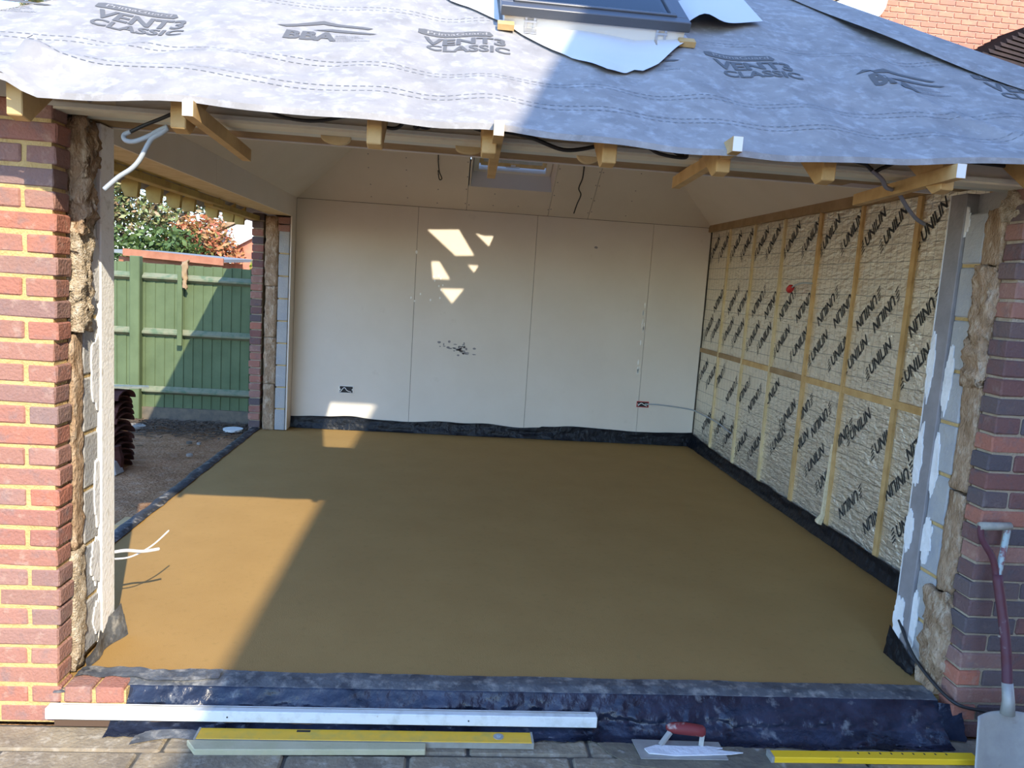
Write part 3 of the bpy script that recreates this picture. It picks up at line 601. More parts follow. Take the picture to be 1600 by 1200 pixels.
# ---- breather felt on the front slope
edge = [(-.75, 2.13), (.02, 2.116), (.11, 2.068), (.56, 2.09), (.94, 2.083), (1.287, 2.078), (1.52, 2.08), (1.93, 2.067), (2.13, 2.062), (2.56, 2.068), (2.99, 2.10), (3.2, 2.118), (4.5, 2.12)]
def edge_z(x):
    for (a, za), (b, zb) in zip(edge, edge[1:]):
        if a <= x <= b: return za + (zb - za) * (x - a) / (b - a)
    return 2.1
def sst(a, b, x): t = min(1, max(0, (x - a) / (b - a))); return t * t * (3 - 2 * t)
def felt_z(x, y):
    base = rplane(x, y) + .004; k = 1 - sst(EF, EF + .28, y)
    sag = 0
    for a, b in zip(RAFT, RAFT[1:]):
        if a < x < b: sag = -.018 * math.sin(math.pi * (x - a) / (b - a)) ** 2
    fold = .010 * N3(x * 2.2 + y * 1.4, y * 5 - x * .6, 3) + .006 * N3(x * 6 - y * 2, y * 9, 5)
    # folds running out from the left corner
    for ang, amp, wd in ((.10, .030, .028), (.30, .034, .032), (.62, .022, .03), (-.08, .015, .02)):
        dx, dy = x + .02, y + .22; along = dx * math.cos(ang) + dy * math.sin(ang); across = -dx * math.sin(ang) + dy * math.cos(ang)
        if along > 0: fold += amp * math.exp(-(across / (wd * (1 + along * .6))) ** 2) * math.exp(-along / .8) * sst(0, .06, along)
    # a crease on the right running down to the corner
    dx, dy = x - 2.95, y - .32; ang = -.95; along = dx * math.cos(ang) + dy * math.sin(ang); across = -dx * math.sin(ang) + dy * math.cos(ang)
    if along > -.1: fold += .02 * math.exp(-(across / .03) ** 2) * sst(-.1, .1, along)
    fold += .03 * math.exp(-((x - 3.35) / .22) ** 2) * math.exp(-((y + .1) / .15) ** 2)
    return base + (edge_z(x) - ZE - .002) * k + (sag + fold) * (.35 + .65 * sst(EF, EF + .15, y))
def fxy(x, y): return (min(max(x, EL + (y - EF)), ER - (y - EF)), y)
FY1 = EF + ti
nx, ny = 170, 72
X0, X1 = EL, ER
WX0, WX1, WY0, WY1 = 1.50, 2.26, .42, 1.16
def ffn(u, v):
    x, y = fxy(X0 + (X1 - X0) * u, EF + (FY1 - EF) * v); return (x, y, felt_z(x, y))
def fskip(u, v):
    x, y = X0 + (X1 - X0) * u, EF + (FY1 - EF) * v
    return (WX0 + .03 < x < WX1 - .03 and WY0 + .03 < y < WY1 - .03) or x < EL + (y - EF) - .03 or x > ER - (y - EF) + .03
fu = root('roofing_underlay', (1.9, EF, ZE), 'grey breathable roofing underlay sheet draped over the front slope with printed lettering', 'underlay')
mk('sheet', MB().grid(ffn, nx, ny, skip=fskip), 'felt', fu, smooth=True)
hem = MB().grid(lambda u, v: (X0 + (X1 - X0) * u, EF - .002 - .004 * v, felt_z(X0 + (X1 - X0) * u, EF) + .002 - .02 * v), 120, 1)
mk('hem', hem, 'felt', fu, smooth=True)
# a second strip lapped over the right hip
lap = []
def lapf(u, v):
    t = .15 + 1.6 * u; hx, hy = ER - t, EF + t; s = -.02 + v * (.26 - .05 * math.sin(u * 9) - .10 * u)
    x, y = hx - s, hy - s * .35; return (x, y, rplane(x, y) + .030 + .012 * math.sin(u * 14) * v + (.0 if v < .9 else -.006))
mk('hip_strip', MB().grid(lapf, 40, 8), 'felt', fu, smooth=True)
def felt_mesh_z(x, y):
    """height of the felt mesh itself (bilinear between its vertices)"""
    a = (x - X0) / (X1 - X0) * nx; b = (y - EF) / (FY1 - EF) * ny; i, j = int(a), int(b); fx, fy_ = a - i, b - j
    gx = lambda k: X0 + (X1 - X0) * k / nx; gy = lambda k: EF + (FY1 - EF) * k / ny
    z = lambda p, q: felt_z(gx(p), gy(q))
    return (z(i, j) * (1 - fx) + z(i + 1, j) * fx) * (1 - fy_) + (z(i, j + 1) * (1 - fx) + z(i + 1, j + 1) * fx) * fy_
def on_felt(vs, fs, name, m_, x0, y0, sx_, sy_, lift=.003):
    """flat print laid on the felt, cut along the felt's own grid so that it follows every fold"""
    bm = bmesh.new(); bv = [bm.verts.new((x0 + a * sx_, y0 + b * sy_, 0)) for a, b in vs]
    for f in fs:
        try: bm.faces.new([bv[k] for k in f])
        except ValueError: pass
    for ax, o, st_, n0 in ((0, X0, (X1 - X0) / nx, nx), (1, EF, (FY1 - EF) / ny, ny)):
        a, b = (x0, x0 + sx_) if ax == 0 else (y0, y0 + sy_)
        for k in range(int((a - o) / st_), int((b - o) / st_) + 2):
            co = Vector((0, 0, 0)); co[ax] = o + k * st_; no = Vector((0, 0, 0)); no[ax] = 1
            bmesh.ops.bisect_plane(bm, geom=bm.verts[:] + bm.edges[:] + bm.faces[:], plane_co=co, plane_no=no)
    bm.verts.index_update()
    out = [(v.co.x, v.co.y, felt_mesh_z(v.co.x, v.co.y) + lift) for v in bm.verts]; ff = [tuple(v.index for v in f.verts) for f in bm.faces]; bm.free()
    mk(name, MB().add(out, ff), m_, fu)
def norm(body, off=.0, sp=1.0):
    vs, fs = text2d(body, 1.0, off, space=sp); x0 = min(v[0] for v in vs); x1 = max(v[0] for v in vs); y0 = min(v[1] for v in vs); y1 = max(v[1] for v in vs)
    return [((v[0] - x0) / (x1 - x0), (v[1] - y0) / (y1 - y0)) for v in vs], fs
VENT, CLAS, PRIM, BBA, FINE = norm('VENT3', .035), norm('CLASSIC', .032), norm('PrimaGuard', .01), norm('BBA', .05), norm('APPROVAL\nINSPECTION\nTESTING\nCERTIFICATION', 0)
for x0, y0 in ((.03, .10), (1.19, .165), (2.325, .185), (3.46, .185)):
    on_felt(*CLAS, 'printed_lettering', 'felt_ink', x0 + .035, y0, .31, .05)
    on_felt(*VENT, 'printed_lettering', 'felt_ink', x0 + .02, y0 + .06, .31, .075)
    bar = [(0, .1), (.06, 0), (.96, .0), (1, .35), (.95, .95), (.08, 1), (.0, .8)]
    on_felt(bar, [tuple(range(7))], 'printed_banner', 'felt_ink', x0 - .005, y0 + .148, .29, .042, lift=.0028)
    on_felt(*PRIM, 'printed_lettering', 'felt', x0 + .03, y0 + .158, .23, .022, lift=.0042)
for x0, y0 in ((.70, .17), (1.86, .19), (2.95, .195), (-.45, .16)):
    on_felt(*BBA, 'printed_lettering', 'felt_ink', x0 + .01, y0 - .005, .19, .070)
    on_felt([(0, .36), (.45, 1), (1, .55), (.95, .47), (.46, .80), (.10, .36)], [(0, 1, 2, 3, 4, 5)], 'printed_roof_mark', 'felt_ink', x0 - .03, y0 + .04, .35, .13)
    on_felt([(.30, .62), (.5, .82), (1, .52), (.93, .44)], [(0, 1, 2, 3)], 'printed_roof_mark', 'felt_ink', x0 - .0, y0 + .018, .34, .10)
    on_felt(*FINE, 'printed_lettering', 'felt_stitch', x0 + .19, y0 - .01, .13, .055)
st = MB()
for yb, wav in ((-.19, .008), (-.165, .008), (-.03, .012), (-.005, .012), (.46, .014), (.485, .014)):
    x = -.45
    while x < 3.95:
        yv = yb + wav * math.sin(x * 2.1 + yb * 9)
        if EL + (yv - EF) < x < ER - (yv - EF) - .05:
            st.add([(x, yv, felt_z(x, yv) + .003), (x + .017, yv, felt_z(x + .017, yv) + .003), (x + .017, yv + .0028, felt_z(x + .017, yv + .0028) + .003), (x, yv + .0028, felt_z(x, yv + .0028) + .003)], [(0, 1, 2, 3)])
        x += .026
o = mk('stitch_lines', st, 'felt_stitch', fu); o['kind'] = 'stuff'

# ---- roof window on the front slope
w2 = root('window_2', (1.88, .42, 2.6), 'grey roof window set in the front slope with galvanised brackets', 'window', kind='structure')
n_ = Vector((0, -.573, .819))
def rp(x, y, h): return Vector((x, y, rplane(x, y))) + n_ * h
def rbar(mb, x0, y0, x1, y1, h0, h1):
    return mb.hexa([rp(x0, y0, h0), rp(x1, y0, h0), rp(x1, y1, h0), rp(x0, y1, h0), rp(x0, y0, h1), rp(x1, y0, h1), rp(x1, y1, h1), rp(x0, y1, h1)])
fm = MB()
for a in ((WX0 + .015, WY0, WX1 - .015, WY0 + .045), (WX0 + .015, WY1 - .04, WX1 - .015, WY1), (WX0 + .015, WY0 + .045, WX0 + .055, WY1 - .04), (WX1 - .055, WY0 + .045, WX1 - .015, WY1 - .04)): rbar(fm, *a, -.03, .048)
mk('frame', fm, 'window_white', w2, bevel=.002)
cm = MB()
for a in ((WX0, WY0 - .012, WX1, WY0 + .035), (WX0, WY1 - .03, WX1, WY1 + .01), (WX0, WY0 + .035, WX0 + .05, WY1 - .03), (WX1 - .05, WY0 + .035, WX1, WY1 - .03)): rbar(cm, *a, .05, .088)
mk('cladding', cm, 'window_grey', w2, bevel=.003)
sm = MB()
for a in ((WX0 + .05, WY0 + .035, WX1 - .05, WY0 + .05), (WX0 + .05, WY1 - .05, WX1 - .05, WY1 - .03), (WX0 + .05, WY0 + .05, WX0 + .07, WY1 - .05), (WX1 - .07, WY0 + .05, WX1 - .05, WY1 - .05)): rbar(sm, *a, .06, .096)
mk('sash', sm, 'window_grey', w2, bevel=.003)
mk('pane', rbar(MB(), WX0 + .06, WY0 + .04, WX1 - .06, WY1 - .04, .078, .084), 'glass', w2)
for x in (1.62, 2.15):
    b = rbar(MB(), x - .022, WY0 - .004, x - .012, WY0 - .001, .0, .05); rbar(b, x + .012, WY0 - .004, x + .022, WY0 - .001, .0, .05); rbar(b, x - .024, WY0 - .006, x + .024, WY0 - .001, .03, .038); rbar(b, x - .026, WY0 - .05, x + .026, WY0 - .004, .006, .009)
    mk('fixing_bracket', b, 'galv', w2)
for x in (1.525, 2.255): mk('packing_block', rbar(MB(), x - .035, WY0 - .045, x + .03, WY0 - .01, .008, .03), 'pine', w2)
# shaft down to the ceiling
for p in ([rp(WX0 + .05, WY0 + .04, 0), rp(WX0 + .05, WY1, 0), Vector(cf(HX0, HY1)), Vector(cf(HX0, HY0))], [rp(WX1 - .04, WY1, 0), rp(WX1 - .04, WY0 + .04, 0), Vector(cf(HX1, HY0)), Vector(cf(HX1, HY1))],
          [rp(WX0 + .05, WY0 + .03, 0), rp(WX1 - .05, WY0 + .03, 0), Vector(cf(HX1, HY0)), Vector(cf(HX0, HY0))], [rp(WX0 + .05, WY1 - .03, 0), rp(WX1 - .05, WY1 - .03, 0), Vector(cf(HX1, HY1)), Vector(cf(HX0, HY1))]):
    mb = MB(); mb.add(p, [(0, 1, 2, 3)]); mk('shaft_lining', mb, 'plasterboard', w2)
# white waterproof collar spread over the felt round the window
cp = [(1.22, .75), (1.30, .64), (1.52, .43), (1.62, .33), (1.70, .245), (1.78, .175), (1.86, .10), (1.885, .085), (1.95, .115), (2.0, .15), (2.03, .14), (2.10, .20), (2.2, .32), (2.27, .40)]
bm = bmesh.new(); cv = [bm.verts.new((x, y, 0)) for x, y in cp + [(2.27, .47), (1.50, .47), (1.48, 1.0), (1.10, 1.0)]]; bm.faces.new(cv); bm.normal_update()
bmesh.ops.triangulate(bm, faces=bm.faces[:]); bmesh.ops.subdivide_edges(bm, edges=bm.edges[:], cuts=5, use_grid_fill=True)
t = MB(); bm.verts.index_update(); vs = []
for v in bm.verts:
    x, y = v.co.x, v.co.y; lift = .012 + .012 * (1 - sst(.09, .30, y)) * abs(math.sin(x * 16)) + .03 * sst(2.05, 2.27, x) * sst(.5, .2, y); vs.append((x, y, felt_z(x, y) + lift))
t.add(vs, [tuple(v.index for v in f.verts) for f in bm.faces]); bm.free()
wc = mk('underlay_collar', t, 'collar', None, smooth=True); tag(wc, 'white waterproof collar sheet hanging to a point below the grey roof window', 'collar sheet')
fl_ = MB().grid(lambda u, v: (2.262 + .40 * u, .50 + .16 * u + v * (.30 + .2 * u), rplane(0, .50 + .16 * u + v * (.30 + .2 * u)) + .015 + .05 * math.exp(-((u - .25) / .2) ** 2) * (1 - v) + .02 * (1 - v)), 16, 8)
tag(mk('underlay_collar', fl_, ['collar'], None, smooth=True), 'white collar flap curling up to the right of the grey roof window', 'collar sheet')

# ---- black polythene membranes
def strip(name, fn, nu, nv, m_, label): return tag(mk(name, MB().grid(fn, nu, nv), m_, None, smooth=True), label, 'plastic sheet')
# front skirt
def skirt(u, v):
    x = .19 + 3.28 * u; prof = [(.150, .010), (.085, .013), (.045, .002), (.022, -.045), (.004, -.09), (-.05, -.124), (-.075, -.127)]
    k = v * (len(prof) - 1); i = min(int(k), len(prof) - 2); f = k - i; y = prof[i][0] + (prof[i + 1][0] - prof[i][0]) * f; z = prof[i][1] + (prof[i + 1][1] - prof[i][1]) * f
    a = .012 * N3(x * 5, v * 3, 0) + .012 * (.5 - abs(N3(x * 9 + v * 5, v * 5 - x * 2, 2))) - .003 + .008 * (.4 - abs(N3(x * 19 - v * 7, v * 9, 6))) + .003 * N3(x * 34, v * 14, 4)
    wv = sst(.35, .6, v); right = sst(2.0, 2.6, x)
    y2 = y - wv * (.012 + .022 * right) + a * (.4 + wv * 1.2) + (.012 * N3(x * 3, 0, 9) if v < .15 else 0); z2 = z + .3 * a * wv
    if v < .2: z2 = z + .003 * N3(x * 8, 1, 1)
    return (x, y2, max(z2, -.1275))
sk = MB().grid(skirt, 420, 36)
sk.mi = [(1 if (f // 420) < 12 else 0) for f in range(len(sk.f))]
tag(mk('polythene_skirt', sk, ['polythene', 'polythene_dusty'], None, smooth=True), 'crumpled black polythene membrane hanging over the front edge of the slab', 'plastic sheet')
strip('polythene_strip', lambda u, v: (.02 + .53 * u, .065 + .075 * v + .012 * math.sin(u * 7) + .01 * N3(u * 9, 0, 0), .018 + .008 * N3(u * 8, v * 3, 0)), 40, 6, 'polythene_dusty', 'dusty grey polythene flap lying along the screed beside the sunlit pier')
strip('polythene_scrap', lambda u, v: (-.02 + .22 * u, -.012 + .06 * v + .05 * u * (1 - v), -.008 + .012 * N3(u * 5, v * 3, 4) + .004), 12, 5, 'polythene_dusty', 'small grey membrane offcut lying on the brick plinth at the pier foot')
# jamb corners
strip('polythene_corner', lambda u, v: (.022 + .012 * math.sin(u * 8) + .03 * (1 - v) * u + .004 * N3(u * 9, v * 5, 0), .16 + .30 * u, .003 + v * (.04 + .10 * u)), 16, 6, 'polythene_dusty', 'grey polythene fold turned up at the foot of the left reveal')
strip('polythene_corner', lambda u, v: (SW - .022 - .015 * (1 - v) + .008 * N3(u * 9, v * 5, 0), .24 + .22 * u, .003 + v * (.05 + .09 * u)), 16, 6, 'polythene_dark', 'black polythene fold turned up at the foot of the right reveal')
strip('polythene_corner', lambda u, v: (SW - .05 + .09 * u + .012 * N3(v * 6, u * 4, 3), .03 - .06 * v - .02 * u, .0 - .125 * v), 8, 10, 'polythene', 'blue black polythene corner flap beside the shovel blade')
# upstands round the room
def back_up(u, v):
    x = XL + 4.2 * u; top = .125 + .010 * math.sin(x * 5) + .014 * N3(x * 3.5, 0, 4) + (.0 if x < 2.4 else .012); k = v
    return (x, YB - .006 - .022 * (1 - v) ** 2 + .008 * N3(x * 7, v * 3, 0) - .004, .004 + top * k)
strip('polythene_upstand', back_up, 130, 8, 'polythene_dark', 'black polythene upstand along the foot of the back wall')
def right_up(u, v):
    y = .45 + 4.66 * u; top = .105 + .03 * sst(4.2, 5.1, y) + .010 * N3(y * 4, 0, 8)
    return (XR - .012 - .03 * (1 - v) ** 2 + .010 * N3(y * 6, v * 3, 1), y, .004 + top * v)
strip('polythene_upstand', right_up, 130, 8, 'polythene_dark', 'black polythene upstand along the foot of the foil wall')
def left_edge(u, v):
    y = .62 + 4.36 * u; prof = [(-.445, .006), (-.475, .020), (-.515, .020), (-.535, -.02), (-.55, -.14)]
    k = v * 4; i = min(int(k), 3); f = k - i; x = prof[i][0] + (prof[i + 1][0] - prof[i][0]) * f; z = prof[i][1] + (prof[i + 1][1] - prof[i][1]) * f
    return (x + .010 * N3(y * 5, v, 0) + .004 * N3(y * 21, v * 3, 2), y, z + .006 * N3(y * 7, v * 2, 5))
strip('polythene_edge', left_edge, 140, 10, 'polythene_edge', 'dusty polythene edging along the left side of the slab next to the soil')

# ---- electrics
def box_socket(x0, x1, z0, z1, m_, label):
    r = root('back_box', ((x0 + x1) / 2, YB, z0), label, 'back box'); d = .007
    mb = MB()
    for a in (((x0, z0), (x1, z0 + d)), ((x0, z1 - d), (x1, z1)), ((x0, z0), (x0 + d, z1)), ((x1 - d, z0), (x1, z1))): mb.box((a[0][0], YB - .006, a[0][1]), (a[1][0], YB + .005, a[1][1]))
    mk('rim', mb, m_, r); mk('recess', MB().box((x0 + d, YB - .003, z0 + d), (x1 - d, YB - .0015, z1 - d)), 'ink', r)
    mk('wire', MB().tube(smoothpath([(x0 + .015, YB - .006, z0 + .015), ((x0 + x1) / 2 - .02, YB - .01, z1 - .02), ((x0 + x1) / 2 + .01, YB - .012, z0 + .03), (x1 - .02, YB - .008, z0 + .015)]), .004, 6), 'cable_white', r)
    for k in range(2): mk('screw_lug', MB().tube([(x0 + .012 + k * (x1 - x0 - .024), YB - .008, (z0 + z1) / 2), (x0 + .012 + k * (x1 - x0 - .024), YB - .004, (z0 + z1) / 2)], .006, 8), 'galv', r)
    return r
box_socket(.296, .441, .379, .458, 'galv', 'open metal socket box low on the left of the back wall')
box_socket(3.393, 3.522, .395, .458, 'red_plastic', 'open red edged socket box low on the right of the back wall')
def cable(pts, r, m_, label, name='cable', n=8):
    return tag(mk(name, MB().tube(smoothpath(pts, 8), r, n), m_, None, smooth=True), label, 'cable')
cable([(3.48, YB - .012, .43), (3.6, YB - .02, .435), (3.8, YB - .022, .42), (3.98, YB - .03, .40), (4.0, 4.9, .40), (4.005, 4.4, .40), (4.008, 4.0, .37)], .007, 'cable_grey', 'thin grey cable running from the right socket box to the foil wall')
C0 = Vector((1.35556, -2.82393, 1.60302))
def at(u, v, y):
    """world point on the plane y = const seen at pixel (u, v) of the 1600 x 1200 frame"""
    d = Fw * 1211.535 + Rt * (u - 800) - Up * (v - 600); return C0 + d * ((y - C0.y) / d.y)
cable([at(310, 158, -.10), at(335, 160, -.10), at(395, 163, -.1), at(440, 182, -.1), at(490, 189, -.1), at(540, 182, -.1), at(575, 178, -.06)], .006, 'cable_black', 'black cable slung under the felt between the second and third rafters')
cable([at(600, 180, -.08), at(598, 196, -.09), at(620, 200, -.1), at(640, 184, -.1), at(652, 196, -.09), at(668, 200, -.08), at(674, 193, -.1), at(655, 192, -.11), at(650, 200, -.1), at(690, 184, -.07)], .006, 'cable_black', 'tangled black cable loop hanging right of the third rafter')
cable([at(725, 190, -.07), at(750, 203, -.08), at(790, 206, -.08), at(830, 215, -.08), at(880, 234, -.08), at(925, 230, -.08), at(945, 222, -.07)], .007, 'cable_black', 'black cable slung beside the fourth rafter in the middle of the eaves')
cable([at(968, 217, -.07), at(1000, 222, -.08), at(1030, 240, -.1), at(1072, 246, -.1), at(1062, 228, -.1), at(1035, 220, -.09), at(1050, 235, -.09), at(1068, 244, -.08), at(1040, 218, -.06)], .006, 'cable_black', 'black cable loop hanging left of the sixth rafter in the shade')
cable([at(1310, 247, -.05), at(1350, 256, -.06), at(1366, 268, -.06), at(1380, 262, -.06), at(1420, 250, -.04), at(1500, 252, -.02), at(1590, 262, -.03)], .007, 'cable_black', 'black cable running along the lintel to the right pier')
cable([at(1362, 266, -.06), at(1378, 280, -.05), at(1385, 293, .0), at(1402, 300, .1), at(1418, 325, .2), at(1432, 342, .3), at(1444, 350, .4)], .008, 'cable_lilac', 'grey lilac cable drooping in front of the foil wall')
cable([at(282, 172, -.16), at(255, 184, -.16), at(225, 196, -.16), at(204, 206, -.16)], .006, 'cable_black', 'black cable leading into the pale conduit loop at the first bearer')
cable([at(204, 206, -.16), at(194, 211, -.16), at(196, 219, -.17), at(210, 221, -.17), at(232, 213, -.17), at(248, 204, -.17), at(262, 198, -.17)], .008, 'cable_grey', 'pale grey conduit loop hanging at the left end of the eaves')
cable([at(262, 200, -.17), at(252, 208, -.17), at(238, 216, -.17), at(230, 228, -.17), at(218, 250, -.17), at(205, 264, -.17), at(185, 277, -.17), at(163, 296, -.17)], .008, 'cable_grey', 'pale grey conduit tail pointing down at the left pier')
def catl(u, v, d=.012):
    dr = Fw * 1211.535 + Rt * (u - 800) - Up * (v - 600); tt = (ZC + SL * (YB - C0.y) - C0.z) / (dr.z + SL * dr.y); return C0 + dr * tt + Vector((0, -.573, -.819)) * d
cable([catl(685, 241, .0), catl(685, 252), catl(687, 262, .05), catl(691, 270, .07), catl(687, 271, .07), catl(685, 260, .05)], .005, 'cable_black', 'short looped cable hanging from the ceiling left of the roof window', n=6)
cable([catl(913, 258, .0), catl(910, 272, .05), catl(904, 284, .08), catl(907, 292, .1), catl(901, 304, .12), catl(896, 316, .14)], .006, 'cable_black', 'twisted cable hanging from the ceiling right of the roof window', n=6)
rw = root('capped_cable', (3.98, 2.9, 1.7), 'cable end wrapped in red tape poking out of the foil wall', 'cable')
mk('cable', MB().tube(smoothpath([(XR + .01, 2.72, 1.745), (3.97, 2.80, 1.745), (3.965, 2.92, 1.725), (3.965, 2.985, 1.70)]), .006, 6), 'cable_grey', rw)
mk('red_cap', lambda_ := MB().tube([(3.965, 2.965, 1.725), (3.965, 2.972, 1.715), (3.965, 2.99, 1.70), (3.965, 3.008, 1.685), (3.965, 3.015, 1.68)], [.010, .024, .028, .024, .008], 10), 'red_plastic', rw, smooth=True)
cable([(.0, .46, .365), (.04, .50, .36), (.09, .55, .34), (.14, .60, .335)], .007, 'cable_white', 'thick white cable tail sticking out of the left reveal')
cable([(.0, .46, .335), (.05, .52, .325), (.10, .62, .34), (.14, .72, .38)], .004, 'cable_white', 'thin white wire crossing the thick one at the left reveal', n=6)
cable([(SW - .02, .40, .19), (SW - .035, .25, .10), (SW - .03, .10, .05), (SW + .0, -.012, .02), (3.62, -.03, .0), (3.75, -.03, -.02), (3.95, -.04, -.06), (4.3, -.06, -.11)], .007, 'cable_black', 'black cable trailing from the right reveal past the shovel')

# ---- tools and timber on the paving
bt = tag(mk('timber_batten', MB().box((-.01, -.024, ZP), (1.98, -.009, -.089)), 'shaded_timber', None, bevel=.002), 'brown batten lying underneath the long white plank', 'timber')
wp = root('white_plank', (1.0, -.03, -.088), 'long white plastic straightedge plank lying on the batten', 'plank')
mk('face', MB().hexa([(-.03, -.050, -.088), (2.02, -.052, -.088), (2.02, -.008, -.088), (-.03, -.008, -.088), (-.03, -.050, -.044), (2.02, -.052, -.044), (2.02, -.008, -.044), (-.03, -.008, -.044)]), 'upvc', wp, bevel=.003)
mk('groove_strip', MB().box((.02, -.024, -.0435), (1.99, -.021, -.0425)), 'level_side', wp)
for x in (.62, 1.52): mk('nail_hole', MB().tube([(x, -.0535, -.066), (x, -.0515, -.066)], .003, 8), 'ink', wp)
l1 = root('spirit_level', (1.14, -.09, ZP), 'dusty yellow spirit level lying below the white plank', 'spirit level')
mk('body', MB().box((.525, -.127, ZP), (1.762, -.058, -.105)), 'yellow_level', l1, bevel=.002)
mk('edge_face', MB().box((.525, -.1295, ZP + .001), (1.762, -.1271, -.107)), 'level_side', l1)
mk('vial', MB().tube([(1.635, -.09, -.1055), (1.635, -.09, -.103)], .02, 16), 'steel_tool', l1); mk('vial_bubble', MB().tube([(1.635, -.09, -.103), (1.635, -.09, -.1015)], .010, 12), 'bubble', l1)
mk('hand_slot', MB().box((.88, -.078, -.1048), (.93, -.066, -.1042)), 'ink', l1)
for x in (.522, 1.759): mk('end_cap', MB().box((x, -.1285, ZP), (x + .008, -.057, -.104)), 'grip_grey', l1)
tag(mk('green_board', MB().hexa([(.545, -.192, ZP), (1.362, -.176, ZP), (1.362, -.132, ZP), (.50, -.132, ZP), (.545, -.192, -.106), (1.362, -.176, -.106), (1.362, -.132, -.106), (.50, -.132, -.106)]), 'green_timber', None, bevel=.003), 'pale green treated board lying in front of the dusty level', 'timber')
mm = MB().grid(lambda u, v: (.30 + .30 * u, -.052 - .085 * v * (1 - .5 * math.sin(u * 3.1)) , ZP + .004 + .01 * math.sin(u * 3) * (1 - v)), 20, 4)
tag(mk('membrane_offcut', mm, 'polythene_dusty', None, smooth=True), 'grey membrane offcut sticking out below the left end of the white plank', 'plastic sheet')
l2 = root('spirit_level', (3.1, -.16, ZP), 'bright yellow spirit level lying between the trowel and the shovel', 'spirit level')
mk('body', MB().box((2.672, -.198, ZP), (3.50, -.150, -.105)), 'yellow_bright', l2, bevel=.003)
mk('end_cap', MB().box((2.664, -.199, ZP), (2.676, -.149, -.104)), 'grip_grey', l2)
for k in range(9): mk('scale_mark', MB().box((3.02 + .045 * k, -.170, -.1052), (3.026 + .045 * k, -.160, -.1046)), 'ink', l2)
cs = [(2.02, -.085), (2.2, -.06), (2.5, -.075), (2.66, -.10), (2.72, -.14), (2.95, -.205), (3.1, -.23), (2.9, -.26), (2.6, -.235), (2.3, -.25), (2.12, -.22), (2.05, -.15)]
tag(mk('cement_spill', MB().prism([(x, y, ZP + .0005) for x, y in cs], (0, 0, .003)), 'cement', None), 'smeared wet cement on the paving around the trowel', 'cement')
tr = root('plastering_trowel', (2.38, -.11, ZP), 'cement smeared plastering trowel with a red handle', 'trowel')
mk('blade', MB().hexa([(2.165, -.190, -.124), (2.50, -.192, -.124), (2.50, -.080, -.124), (2.155, -.075, -.120), (2.165, -.190, -.120), (2.50, -.192, -.120), (2.50, -.080, -.120), (2.155, -.075, -.116)]), 'steel_tool', tr)
mk('cement_smear', MB().prism([(2.20, -.165, -.1185), (2.30, -.178, -.1185), (2.42, -.172, -.1185), (2.52, -.165, -.1185), (2.57, -.155, -.1185), (2.51, -.146, -.1185), (2.46, -.138, -.1185), (2.50, -.126, -.1185), (2.44, -.116, -.1185), (2.34, -.118, -.1185), (2.24, -.112, -.1185), (2.19, -.135, -.1185)], (0, 0, .004)), 'white_daub', tr)
mk('shank', MB().bar((2.26, -.11, -.118), (2.30, -.09, -.075), .018, .012), 'steel_tool', tr); mk('shank', MB().bar((2.42, -.11, -.118), (2.425, -.10, -.075), .018, .012), 'steel_tool', tr)
hp = [(2.285, -.078, -.062), (2.30, -.080, -.062), (2.32, -.083, -.062), (2.36, -.087, -.062), (2.40, -.092, -.064), (2.425, -.096, -.066), (2.435, -.097, -.066)]
mk('handle', MB().tube(hp, [.008, .018, .022, .024, .023, .022, .014], 12), 'handle_red', tr, smooth=True)
# shovel leaning on the right pier
sv = root('shovel', (3.55, -.3, ZP), 'steel shovel with a worn maroon shaft leaning on the right brick pier', 'shovel')
S0, S1 = Vector((3.560, -.215, .15)), Vector((3.545, -.085, .60))
mk('shaft', MB().tube(smoothpath([S0, Vector((3.557, -.165, .36)), S1]), .0185, 12), 'shaft', sv, smooth=True)
mk('socket', MB().tube([(3.562, -.222, .10), (3.562, -.217, .15), (3.560, -.20, .215)], [.026, .022, .020], 12), 'steel_tool', sv, smooth=True)
mk('ferrule', MB().tube([(3.557, -.152, .375), (3.557, -.150, .382)], .0200, 12), 'galv', sv)
for sx_, m_ in ((-1, 'shaft'), (1, 'chipped_blue')):
    mk('yoke_arm', MB().tube(smoothpath([S1 + Vector((0, -.002, -.02)), Vector((3.545 + sx_ * .018, -.072, .66)), Vector((3.532 + sx_ * .050, -.055, .735)), Vector((3.530 + sx_ * .056, -.052, .785))]), .0125, 10), m_, sv, smooth=True)
mk('grip', MB().tube([(3.466, -.052, .783), (3.595, -.052, .787)], .016, 12), 'grip_grey', sv, smooth=True)
def blade(u, v):
    x = 3.565 + (u - .5) * (.255 + .02 * v) - .028 * v; dish = .03 * ((u - .5) * 2) ** 2; y = -.225 - .075 * v - dish * .8 + .02; z = .105 - .225 * v - (.012 * (abs(u - .5) * 2) ** 3 if v < .1 else 0); return (x, y, max(z, ZP + .004))
bmsh = MB().grid(blade, 16, 14); o = mk('blade', bmsh, 'steel_tool', sv, smooth=True)
md = o.modifiers.new('thick', 'SOLIDIFY'); md.thickness = .003

